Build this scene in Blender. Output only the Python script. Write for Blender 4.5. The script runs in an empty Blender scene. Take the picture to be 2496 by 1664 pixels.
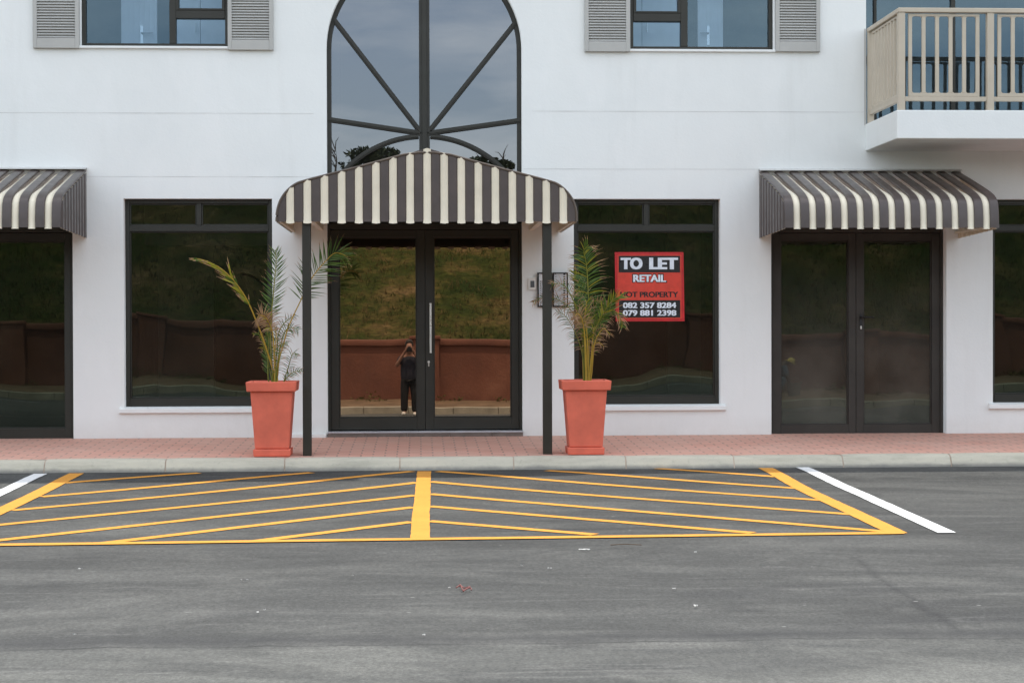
import bpy, bmesh, math, random
from mathutils import Vector, Matrix, noise
random.seed(7)
R = math.radians
sc = bpy.context.scene
COL = sc.collection

# ------------------------------------------------------------------ camera
FPX, IW, IH = 4400.0, 2496.0, 1664.0
SCALE = 235.0                      # photo pixels per metre on the facade plane (y = 0)
DIST = FPX / SCALE
CAM = Vector((0.0, -DIST, 1.16))
yaw = math.atan((1248 - 1025) / FPX)
pit = math.atan((832 - 790) / FPX)
rol = 0.0028
Fw = Vector((math.sin(yaw) * math.cos(pit), math.cos(yaw) * math.cos(pit), -math.sin(pit)))
Rt0 = Fw.cross(Vector((0, 0, 1))).normalized()
Up0 = Rt0.cross(Fw)
Rt = Rt0 * math.cos(rol) - Up0 * math.sin(rol)
Up = Up0 * math.cos(rol) + Rt0 * math.sin(rol)
cam_d = bpy.data.cameras.new('camera')
cam_d.sensor_width = 36.0
cam_d.lens = 36.0 * FPX / IW
cam_d.clip_start = 0.05
cam_d.clip_end = 3000
cam = bpy.data.objects.new('camera', cam_d)
COL.objects.link(cam)
M = Matrix.Identity(4)
for i in range(3):
    M[i][0], M[i][1], M[i][2], M[i][3] = Rt[i], Up[i], -Fw[i], CAM[i]
cam.matrix_world = M
sc.camera = cam


def ray(px, py):
    return (Fw * FPX + Rt * (px - IW / 2) - Up * (py - IH / 2)).normalized()


def at(px, py, y=0.0):
    """photo pixel -> point on the vertical plane at depth y"""
    d = ray(px, py)
    return CAM + d * ((y - CAM.y) / d.y)


def on(px, py, z):
    """photo pixel -> point on the level plane at height z"""
    d = ray(px, py)
    return CAM + d * ((z - CAM.z) / d.z)


def rect(px0, py0, px1, py1, y=0.0):
    mx, my = (px0 + px1) / 2, (py0 + py1) / 2
    return at(px0, my, y).x, at(px1, my, y).x, at(mx, py1, y).z, at(mx, py0, y).z


# ------------------------------------------------------------------ sky, sun, exposure
SUN_EL, SUN_AZ = 72.0, 0.0        # the sun stands behind the building (+y)
w = bpy.data.worlds.new('World')
sc.world = w
w.use_nodes = True
wn, wl = w.node_tree.nodes, w.node_tree.links
bg = wn['Background']
sky = wn.new('ShaderNodeTexSky')
sky.sky_type = 'NISHITA'
sky.sun_disc = False
sky.sun_elevation = R(SUN_EL)
sky.sun_rotation = R(SUN_AZ)
sky.air_density = 1.0
sky.dust_density = 2.0
sky.ozone_density = 1.5
tc = wn.new('ShaderNodeTexCoord')
mp = wn.new('ShaderNodeMapping')
mp.inputs['Scale'].default_value = (3.0, 3.0, 14.0)
wl.new(tc.outputs['Generated'], mp.inputs['Vector'])
cn = wn.new('ShaderNodeTexNoise')
cn.inputs['Scale'].default_value = 1.6
cn.inputs['Detail'].default_value = 7.0
cn.inputs['Roughness'].default_value = 0.55
wl.new(mp.outputs['Vector'], cn.inputs['Vector'])
cr = wn.new('ShaderNodeValToRGB')
cr.color_ramp.elements[0].position = 0.42
cr.color_ramp.elements[0].color = (0.25, 0.25, 0.25, 1)
cr.color_ramp.elements[1].position = 0.68
cr.color_ramp.elements[1].color = (0.8, 0.8, 0.8, 1)
wl.new(cn.outputs['Fac'], cr.inputs['Fac'])
cm = wn.new('ShaderNodeMix')
cm.data_type = 'RGBA'
cm.inputs['B'].default_value = (8.7, 8.75, 8.55, 1)
wl.new(cr.outputs['Color'], cm.inputs['Factor'])
wl.new(sky.outputs['Color'], cm.inputs['A'])
wl.new(cm.outputs['Result'], bg.inputs['Color'])
bg.inputs['Strength'].default_value = 0.13

sun_d = bpy.data.lights.new('sun', 'SUN')
sun_d.energy = 2.0
sun_d.angle = R(0.6)
sun_d.color = (1.0, 0.95, 0.87)
sun = bpy.data.objects.new('sun', sun_d)
COL.objects.link(sun)
sdir = Vector((math.sin(R(SUN_AZ)) * math.cos(R(SUN_EL)), math.cos(R(SUN_AZ)) * math.cos(R(SUN_EL)), math.sin(R(SUN_EL))))
sun.rotation_euler = sdir.to_track_quat('Z', 'Y').to_euler()
sun.location = (0, 10, 30)

sc.view_settings.view_transform = 'Standard'
sc.view_settings.look = 'None'
sc.view_settings.gamma = 1.0
sc.view_settings.use_curve_mapping = False
sc.view_settings.exposure = 1.3
sc.cycles.max_bounces = 10
sc.cycles.diffuse_bounces = 5
sc.cycles.transparent_max_bounces = 12
sc.cycles.use_denoising = True


# ------------------------------------------------------------------ material helpers
def newmat(name):
    m = bpy.data.materials.new(name)
    m.use_nodes = True
    return m, m.node_tree.nodes, m.node_tree.links, m.node_tree.nodes['Principled BSDF']


def vnoise(n, l, scale, detail=4, rough=0.55, stretch=None, coord='Object', dist=0.0):
    t = n.new('ShaderNodeTexCoord')
    o = t.outputs[coord]
    if stretch:
        mpp = n.new('ShaderNodeMapping')
        mpp.inputs['Scale'].default_value = stretch
        l.new(o, mpp.inputs['Vector'])
        o = mpp.outputs['Vector']
    x = n.new('ShaderNodeTexNoise')
    x.inputs['Scale'].default_value = scale
    x.inputs['Detail'].default_value = detail
    x.inputs['Roughness'].default_value = rough
    x.inputs['Distortion'].default_value = dist
    l.new(o, x.inputs['Vector'])
    return x.outputs['Fac']


def ramp(n, l, fac, stops):
    r = n.new('ShaderNodeValToRGB')
    e = r.color_ramp.elements
    while len(e) > 1:
        e.remove(e[-1])
    for i, (p, c) in enumerate(stops):
        el = e[0] if i == 0 else e.new(p)
        el.position = p
        el.color = (*c, 1) if len(c) == 3 else c
    l.new(fac, r.inputs['Fac'])
    return r.outputs['Color']


def mixc(n, l, fac, a, b, mode='MIX'):
    m = n.new('ShaderNodeMix')
    m.data_type = 'RGBA'
    m.blend_type = mode
    for key, v in (('Factor', fac), ('A', a), ('B', b)):
        if hasattr(v, 'default_value') or hasattr(v, 'is_output'):
            l.new(v, m.inputs[key])
        else:
            m.inputs[key].default_value = (*v, 1) if isinstance(v, tuple) and len(v) == 3 else v
    return m.outputs['Result']


def math_(n, l, op, a, b=None, clamp=False):
    m = n.new('ShaderNodeMath')
    m.operation = op
    m.use_clamp = clamp
    for i, v in enumerate((a, b)):
        if v is None:
            continue
        if hasattr(v, 'is_output'):
            l.new(v, m.inputs[i])
        else:
            m.inputs[i].default_value = v
    return m.outputs[0]


def bump(n, l, p, h, strength=0.2, dist=0.01):
    b = n.new('ShaderNodeBump')
    b.inputs['Strength'].default_value = strength
    b.inputs['Distance'].default_value = dist
    l.new(h, b.inputs['Height'])
    l.new(b.outputs['Normal'], p.inputs['Normal'])


def simple(name, col, rough=0.5, var=0.12, scale=6.0, fine=90.0, bmp=0.08, metallic=0.0, spec=0.4, stretch=None):
    """base colour with blotchy variation and a fine bump"""
    m, n, l, p = newmat(name)
    c = Vector(col)
    f = vnoise(n, l, scale, 5, 0.6, stretch)
    colr = ramp(n, l, f, [(0.3, tuple(c * (1 - var))), (0.7, tuple(c * (1 + var)))])
    l.new(colr, p.inputs['Base Color'])
    rr = ramp(n, l, vnoise(n, l, scale * 2.3, 3), [(0.3, (rough * 0.85,) * 3), (0.7, (min(1, rough * 1.15),) * 3)])
    l.new(rr, p.inputs['Roughness'])
    p.inputs['Metallic'].default_value = metallic
    p.inputs['Specular IOR Level'].default_value = spec
    if bmp:
        bump(n, l, p, vnoise(n, l, fine, 3), bmp, 0.004)
    return m


def glass_mat(name, refl, tint, trans, kx=0.0, kz=0.0, wav=0.0016, dust=0.0):
    """solar-film window glass: a partial mirror over a tinted clear pane, the pane slightly bowed"""
    m, n, l, p = newmat(name)
    n.remove(p)
    out = n['Material Output']
    g = n.new('ShaderNodeNewGeometry')
    a = n.new('ShaderNodeVectorMath')
    a.operation = 'ADD'
    l.new(g.outputs['Normal'], a.inputs[0])
    t = n.new('ShaderNodeTexCoord')
    x = n.new('ShaderNodeTexNoise')
    x.inputs['Scale'].default_value = 1.1
    x.inputs['Detail'].default_value = 1.5
    l.new(t.outputs['Object'], x.inputs['Vector'])
    s = n.new('ShaderNodeVectorMath')
    s.operation = 'SUBTRACT'
    l.new(x.outputs['Color'], s.inputs[0])
    s.inputs[1].default_value = (0.5, 0.5, 0.5)
    s2 = n.new('ShaderNodeVectorMath')
    s2.operation = 'MULTIPLY_ADD'
    l.new(s.outputs[0], s2.inputs[0])
    s2.inputs[1].default_value = (wav * 4, 0, wav * 4)
    s2.inputs[2].default_value = (kx, 0, kz)
    l.new(s2.outputs[0], a.inputs[1])
    nn = n.new('ShaderNodeVectorMath')
    nn.operation = 'NORMALIZE'
    l.new(a.outputs[0], nn.inputs[0])
    gl = n.new('ShaderNodeBsdfGlossy')
    gl.inputs['Roughness'].default_value = 0.0
    gl.inputs['Color'].default_value = (*tint, 1)
    l.new(nn.outputs[0], gl.inputs['Normal'])
    tr = n.new('ShaderNodeBsdfTransparent')
    tr.inputs['Color'].default_value = (*trans, 1)
    mx = n.new('ShaderNodeMixShader')
    mx.inputs['Fac'].default_value = refl
    l.new(tr.outputs[0], mx.inputs[1])
    l.new(gl.outputs[0], mx.inputs[2])
    res = mx.outputs[0]
    df = n.new('ShaderNodeBsdfDiffuse')
    df.inputs['Color'].default_value = (0.5, 0.47, 0.4, 1)
    dm = n.new('ShaderNodeMixShader')
    dn = vnoise(n, l, 2.0, 6, 0.65)
    dr = ramp(n, l, dn, [(0.35, (dust * 0.4 + 0.004,) * 3), (0.7, (dust + 0.012,) * 3)])
    if dust > 0.05:          # more dust low on the pane
        sz = n.new('ShaderNodeSeparateXYZ')
        l.new(t.outputs['Generated'], sz.inputs[0])
        g_ = math_(n, l, 'SUBTRACT', 1.05, math_(n, l, 'MULTIPLY', sz.outputs['Z'], 0.95), True)
        dr = math_(n, l, 'MULTIPLY', g_, dr)
    l.new(dr, dm.inputs['Fac'])
    l.new(res, dm.inputs[1])
    l.new(df.outputs[0], dm.inputs[2])
    l.new(dm.outputs[0], out.inputs['Surface'])
    return m


# ------------------------------------------------------------------ materials
def plaster():
    m, n, l, p = newmat('white_plaster')
    f = vnoise(n, l, 0.9, 6, 0.6)
    base = ramp(n, l, f, [(0.3, (0.745, 0.768, 0.752)), (0.7, (0.79, 0.81, 0.79))])
    g = vnoise(n, l, 3.5, 7, 0.7, (1.0, 1.0, 0.35))
    base = mixc(n, l, ramp(n, l, g, [(0.6, (0, 0, 0)), (0.8, (0.25, 0.25, 0.25))]), base, (0.69, 0.71, 0.70))
    st = vnoise(n, l, 5.0, 4, 0.6, (1.0, 1.0, 0.10))
    base = mixc(n, l, ramp(n, l, st, [(0.56, (0, 0, 0)), (0.74, (0.30, 0.30, 0.30))]), base, (0.66, 0.67, 0.645))
    tw = vnoise(n, l, 1.8, 3, 0.5, (1.2, 1.0, 0.5), dist=1.0)
    base = mixc(n, l, ramp(n, l, tw, [(0.52, (0, 0, 0)), (0.66, (0.28, 0.28, 0.28))]), base, (0.83, 0.845, 0.83))
    # splash dirt low down on the wall
    geo = n.new('ShaderNodeNewGeometry')
    sep = n.new('ShaderNodeSeparateXYZ')
    l.new(geo.outputs['Position'], sep.inputs[0])
    d = math_(n, l, 'MULTIPLY', math_(n, l, 'SUBTRACT', 0.22, sep.outputs['Z'], True), 2.2, True)
    d = math_(n, l, 'MULTIPLY', d, vnoise(n, l, 9, 6, 0.7))
    base = mixc(n, l, d, base, (0.52, 0.48, 0.43))
    l.new(base, p.inputs['Base Color'])
    p.inputs['Roughness'].default_value = 0.7
    p.inputs['Specular IOR Level'].default_value = 0.25
    h = math_(n, l, 'ADD', vnoise(n, l, 45, 4, 0.65), math_(n, l, 'MULTIPLY', vnoise(n, l, 3.0, 3), 3.0))
    bump(n, l, p, h, 0.25, 0.006)
    return m


def asphalt():
    m, n, l, p = newmat('asphalt')
    streak = vnoise(n, l, 1.0, 9, 0.66, (0.3, 0.95, 1.0), dist=0.8)
    base = ramp(n, l, streak, [(0.33, (0.0265, 0.0275, 0.0268)), (0.5, (0.041, 0.0422, 0.0408)), (0.67, (0.058, 0.0592, 0.0568))])
    s2 = vnoise(n, l, 2.2, 6, 0.65, (0.12, 2.2, 1.0), dist=0.6)
    base = mixc(n, l, ramp(n, l, s2, [(0.55, (0, 0, 0)), (0.78, (0.5, 0.5, 0.5))]), base, (0.064, 0.065, 0.062))
    s3 = vnoise(n, l, 1.3, 5, 0.6, (0.3, 0.9, 1.0), dist=1.2)
    base = mixc(n, l, ramp(n, l, s3, [(0.56, (0, 0, 0)), (0.75, (0.55, 0.55, 0.55))]), base, (0.022, 0.0228, 0.0245))
    # dusty patches and pale scuffs
    pt = vnoise(n, l, 0.55, 8, 0.7, (0.7, 1.1, 1.0), dist=1.6)
    base = mixc(n, l, ramp(n, l, pt, [(0.48, (0, 0, 0)), (0.66, (0.7, 0.7, 0.7))]), base, (0.078, 0.079, 0.0745))
    sc1 = vnoise(n, l, 0.9, 3, 0.5, (0.35, 2.4, 1.0), dist=2.5)
    base = mixc(n, l, ramp(n, l, sc1, [(0.60, (0, 0, 0)), (0.645, (0.32, 0.32, 0.32)), (0.66, (0, 0, 0))]), base, (0.10, 0.10, 0.096))
    oil = vnoise(n, l, 1.4, 5, 0.55, (0.9, 1.3, 1.0), dist=0.4)
    base = mixc(n, l, ramp(n, l, oil, [(0.64, (0, 0, 0)), (0.75, (0.45, 0.45, 0.45))]), base, (0.017, 0.018, 0.0185))
    gr2 = vnoise(n, l, 34, 5, 0.85, (1.0, 0.45, 1.0))
    base = mixc(n, l, 1.0, base, ramp(n, l, gr2, [(0.3, (0.74, 0.74, 0.74)), (0.5, (1, 1, 1)), (0.7, (1.28, 1.28, 1.27))]), 'MULTIPLY')
    grain = vnoise(n, l, 55, 5, 0.8)
    base = mixc(n, l, 1.0, base, ramp(n, l, grain, [(0.25, (0.45, 0.45, 0.45)), (0.5, (1, 1, 1)), (0.75, (1.65, 1.65, 1.63))]), 'MULTIPLY')
    t = n.new('ShaderNodeTexCoord')
    sep = n.new('ShaderNodeSeparateXYZ')
    l.new(t.outputs['Object'], sep.inputs[0])
    X, Y = sep.outputs['X'], sep.outputs['Y']
    # paler tone towards the middle of the lane
    wash = math_(n, l, 'MULTIPLY', math_(n, l, 'SUBTRACT', -8.0, Y), 0.16, True)
    base = mixc(n, l, math_(n, l, 'MULTIPLY', wash, 0.5), base, mixc(n, l, 1.0, base, (1.9, 1.9, 1.86), 'MULTIPLY'))
    # paving joint running along the lane
    wob = math_(n, l, 'MULTIPLY', math_(n, l, 'SUBTRACT', vnoise(n, l, 0.9, 5, 0.6, (1, 0, 0)), 0.5), 0.35)
    dy = math_(n, l, 'SUBTRACT', math_(n, l, 'ADD', Y, 10.95), wob)
    line = math_(n, l, 'SUBTRACT', 1.0, math_(n, l, 'MULTIPLY', math_(n, l, 'ABSOLUTE', dy), 60.0), True)
    gap = ramp(n, l, vnoise(n, l, 1.7, 4, 0.6, (1, 0, 0)), [(0.38, (0.15, 0.15, 0.15)), (0.6, (0.8, 0.8, 0.8))])
    line = math_(n, l, 'MULTIPLY', line, gap)
    band = math_(n, l, 'SUBTRACT', 1.0, math_(n, l, 'MULTIPLY', math_(n, l, 'ABSOLUTE', math_(n, l, 'SUBTRACT', dy, 0.14)), 6.0), True)
    base = mixc(n, l, math_(n, l, 'MULTIPLY', band, 0.6), base, (0.021, 0.0218, 0.0235))
    near = math_(n, l, 'MULTIPLY', math_(n, l, 'MULTIPLY', dy, -9.0, True), math_(n, l, 'ADD', vnoise(n, l, 0.8, 5), 0.25), True)
    base = mixc(n, l, near, base, mixc(n, l, 1.0, base, (1.3, 1.3, 1.28), 'MULTIPLY'))
    base = mixc(n, l, line, base, (0.008, 0.008, 0.009))
    # cross joint on the right
    a, b = on(2075, 1352, -0.2), on(2335, 1530, -0.2)
    dx, dyv = b.x - a.x, b.y - a.y
    ln = math.hypot(dx, dyv)
    nx, ny = -dyv / ln, dx / ln
    dd = math_(n, l, 'ADD', math_(n, l, 'ADD', math_(n, l, 'MULTIPLY', X, nx), math_(n, l, 'MULTIPLY', Y, ny)), -(a.x * nx + a.y * ny))
    dd = math_(n, l, 'ADD', dd, math_(n, l, 'MULTIPLY', math_(n, l, 'SUBTRACT', vnoise(n, l, 1.5, 5), 0.5), 0.22))
    crk = math_(n, l, 'SUBTRACT', 1.0, math_(n, l, 'MULTIPLY', math_(n, l, 'ABSOLUTE', dd), 24.0), True)
    lim = math_(n, l, 'MULTIPLY', math_(n, l, 'LESS_THAN', Y, a.y), math_(n, l, 'GREATER_THAN', Y, b.y))
    crk = math_(n, l, 'MULTIPLY', crk, math_(n, l, 'MULTIPLY', lim, vnoise(n, l, 9, 3)))
    base = mixc(n, l, math_(n, l, 'MULTIPLY', crk, 0.85, True), base, (0.014, 0.0145, 0.016))
    # white flecks of spilt paint and grit
    v = n.new('ShaderNodeTexVoronoi')
    v.inputs['Scale'].default_value = 4.5
    mpp = n.new('ShaderNodeMapping')
    mpp.inputs['Scale'].default_value = (0.8, 1.25, 1)
    l.new(t.outputs['Object'], mpp.inputs['Vector'])
    l.new(mpp.outputs[0], v.inputs['Vector'])
    spk = math_(n, l, 'LESS_THAN', v.outputs['Distance'], math_(n, l, 'MULTIPLY', vnoise(n, l, 0.7, 3), 0.075))
    sepc = n.new('ShaderNodeSeparateColor')
    l.new(v.outputs['Color'], sepc.inputs[0])
    spk = math_(n, l, 'MULTIPLY', spk, math_(n, l, 'GREATER_THAN', sepc.outputs[0], 0.72))
    base = mixc(n, l, math_(n, l, 'MULTIPLY', spk, 0.6), base, (0.26, 0.26, 0.25))
    l.new(base, p.inputs['Base Color'])
    p.inputs['Roughness'].default_value = 0.85
    p.inputs['Specular IOR Level'].default_value = 0.25
    bump(n, l, p, vnoise(n, l, 70, 4, 0.75), 0.6, 0.008)
    return m


def paint(name, col, wear=(0.06, 0.06, 0.062), k=0.62):
    m, n, l, p = newmat(name)
    f = vnoise(n, l, 2.5, 5, 0.6)
    c = Vector(col)
    base = ramp(n, l, f, [(0.3, tuple(c * 0.92)), (0.7, tuple(c * 1.04))])
    g = vnoise(n, l, 38, 6, 0.75)
    base = mixc(n, l, ramp(n, l, g, [(k, (0, 0, 0)), (k + 0.12, (0.7, 0.7, 0.7))]), base, wear)
    l.new(base, p.inputs['Base Color'])
    p.inputs['Roughness'].default_value = 0.85
    p.inputs['Specular IOR Level'].default_value = 0.15
    bump(n, l, p, vnoise(n, l, 70, 4, 0.75), 0.5, 0.006)
    return m


def brick_paving():
    m, n, l, p = newmat('brick_paving')
    t = n.new('ShaderNodeTexCoord')
    b = n.new('ShaderNodeTexBrick')
    b.offset = 0.5
    b.inputs['Scale'].default_value = 1.0
    b.inputs['Brick Width'].default_value = 0.222
    b.inputs['Row Height'].default_value = 0.125
    b.inputs['Mortar Size'].default_value = 0.009
    b.inputs['Mortar Smooth'].default_value = 0.3
    b.inputs['Bias'].default_value = 0.0
    b.inputs['Color1'].default_value = (0.66, 0.335, 0.25, 1)
    b.inputs['Color2'].default_value = (0.58, 0.29, 0.215, 1)
    b.inputs['Mortar'].default_value = (0.27, 0.18, 0.14, 1)
    l.new(t.outputs['Object'], b.inputs['Vector'])
    f = vnoise(n, l, 1.1, 6, 0.65)
    base = mixc(n, l, ramp(n, l, f, [(0.35, (0, 0, 0)), (0.7, (0.6, 0.6, 0.6))]), b.outputs['Color'], (0.58, 0.39, 0.31))
    g = vnoise(n, l, 7, 6, 0.7)
    base = mixc(n, l, ramp(n, l, g, [(0.5, (0, 0, 0)), (0.75, (0.35, 0.35, 0.35))]), base, (0.44, 0.27, 0.205))
    l.new(base, p.inputs['Base Color'])
    p.inputs['Roughness'].default_value = 0.85
    h = math_(n, l, 'ADD', math_(n, l, 'MULTIPLY', b.outputs['Fac'], -1.0), math_(n, l, 'MULTIPLY', vnoise(n, l, 60, 4, 0.7), 0.5))
    bump(n, l, p, h, 0.5, 0.004)
    return m


def concrete():
    m, n, l, p = newmat('kerb_concrete')
    f = vnoise(n, l, 2.0, 7, 0.65, (0.6, 3, 3))
    base = ramp(n, l, f, [(0.3, (0.33, 0.315, 0.25)), (0.52, (0.465, 0.437, 0.35)), (0.75, (0.54, 0.50, 0.39))])
    g = vnoise(n, l, 22, 6, 0.75)
    base = mixc(n, l, ramp(n, l, g, [(0.55, (0, 0, 0)), (0.75, (0.5, 0.5, 0.5))]), base, (0.24, 0.235, 0.19))
    geo = n.new('ShaderNodeNewGeometry')
    sep = n.new('ShaderNodeSeparateXYZ')
    l.new(geo.outputs['Position'], sep.inputs[0])
    # uneven darker band along the foot of the kerb
    d = math_(n, l, 'ADD', math_(n, l, 'SUBTRACT', -0.126, sep.outputs['Z']), math_(n, l, 'MULTIPLY', math_(n, l, 'SUBTRACT', vnoise(n, l, 5, 6, 0.7), 0.5), 0.06))
    d = math_(n, l, 'MULTIPLY', d, 28.0, True)
    base = mixc(n, l, math_(n, l, 'MULTIPLY', d, 0.75), base, (0.16, 0.16, 0.15))
    l.new(base, p.inputs['Base Color'])
    p.inputs['Roughness'].default_value = 0.9
    bump(n, l, p, vnoise(n, l, 60, 5, 0.7), 0.5, 0.006)
    return m


PLASTER = plaster()
ASPHALT = asphalt()
YELLOW = paint('yellow_paint', (0.52, 0.24, 0.042), (0.15, 0.09, 0.035), 0.565)
WHITE_LINE = paint('white_road_paint', (0.60, 0.61, 0.605), (0.15, 0.15, 0.15), 0.62)
PAVING = brick_paving()
CONCRETE = concrete()
FRAME = simple('bronze_aluminium', (0.0225, 0.0222, 0.0165), 0.42, 0.1, 3, 200, 0.03)
POST = simple('post_paint', (0.023, 0.0215, 0.015), 0.45, 0.15, 4, 120, 0.05)
SHUTTER = simple('shutter_paint', (0.42, 0.42, 0.395), 0.5, 0.06, 3, 120, 0.04)
RAIL = simple('railing_paint', (0.50, 0.44, 0.345), 0.45, 0.06, 4, 120, 0.04)
AWN_DARK = simple('awning_brown', (0.075, 0.060, 0.055), 0.34, 0.14, 5, 160, 0.05)
AWN_LIGHT = simple('awning_cream', (0.71, 0.65, 0.51), 0.45, 0.06, 5, 160, 0.04)
FLASH = simple('flashing_white', (0.50, 0.50, 0.48), 0.5, 0.08, 4, 100, 0.05)
POT = simple('terracotta_plastic', (0.66, 0.145, 0.088), 0.6, 0.13, 5, 140, 0.12)
SOIL = simple('potting_soil', (0.05, 0.035, 0.022), 0.95, 0.4, 30, 60, 0.8)
STEEL = simple('brushed_steel', (0.62, 0.62, 0.61), 0.3, 0.08, 10, 200, 0.03, 1.0)
STEP_TILE = simple('step_tile', (0.145, 0.118, 0.10), 0.6, 0.2, 14, 90, 0.15)
ALU = simple('threshold_aluminium', (0.5, 0.52, 0.55), 0.35, 0.1, 6, 150, 0.05, 0.6)
DARK_ROOM = simple('dark_interior', (0.05, 0.048, 0.042), 0.8, 0.15)
MID_ROOM = simple('interior_wall', (0.22, 0.225, 0.21), 0.8, 0.08)
FRAME_DUSTY = simple('dusty_aluminium', (0.036, 0.031, 0.025), 0.6, 0.25, 2.0, 200, 0.03)
PALE_ROOM = simple('interior_white', (0.80, 0.81, 0.81), 0.6, 0.05)
JOINT = simple('plaster_joint', (0.56, 0.56, 0.55), 0.8, 0.3, 3)
BLACK = simple('black_plastic', (0.015, 0.015, 0.016), 0.4, 0.1)
PANEL = simple('intercom_aluminium', (0.70, 0.71, 0.72), 0.4, 0.08, 8, 150, 0.03)
OFFWHITE = simple('white_plastic', (0.72, 0.71, 0.67), 0.4, 0.04)
RED_VINYL = simple('red_vinyl', (0.62, 0.055, 0.032), 0.35, 0.16, 9, 25, 0.15)
RED_EDGE = simple('red_vinyl_border', (0.50, 0.018, 0.022), 0.35, 0.2, 9, 25, 0.15)
BLACK_VINYL = simple('black_vinyl', (0.014, 0.014, 0.015), 0.3, 0.1, 9, 25, 0.1)
WHITE_INK = simple('white_ink', (0.72, 0.78, 0.84), 0.4, 0.12, 20)
ROOF_M = simple('roof_sheet', (0.25, 0.24, 0.23), 0.7, 0.1)

G_DOOR = glass_mat('bronze_mirror_glass', 0.325, (1.0, 0.80, 0.62), (0.10, 0.09, 0.07), 0.0066, 0.0141, 0.0008, 0.0)
G_WIN = glass_mat('grey_shop_glass', 0.062, (0.80, 1.0, 0.84), (0.30, 0.31, 0.28), 0.001, 0.0032, 0.0045, 0.006)
G_WIN_R = glass_mat('grey_shop_glass_right', 0.058, (0.80, 1.0, 0.84), (0.30, 0.31, 0.28), 0.0, 0.0012, 0.0050, 0.006)
G_DUSTY = glass_mat('dusty_shop_glass', 0.06, (0.82, 1.0, 0.86), (0.22, 0.23, 0.2), -0.001, 0.0110, 0.0030, 0.16)
G_LDOOR = glass_mat('left_shop_glass', 0.06, (0.80, 1.0, 0.84), (0.26, 0.27, 0.24), 0.0, 0.0050, 0.0022, 0.006)
G_ARCH = glass_mat('grey_solar_glass', 0.175, (0.85, 0.91, 1.0), (0.10, 0.11, 0.13), 0.0, 0.0, 0.0012, 0.008)
G_UP = glass_mat('blue_solar_glass', 0.10, (0.54, 0.79, 0.97), (0.58, 0.68, 0.77), 0.0, 0.0, 0.0012, 0.004)


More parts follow.
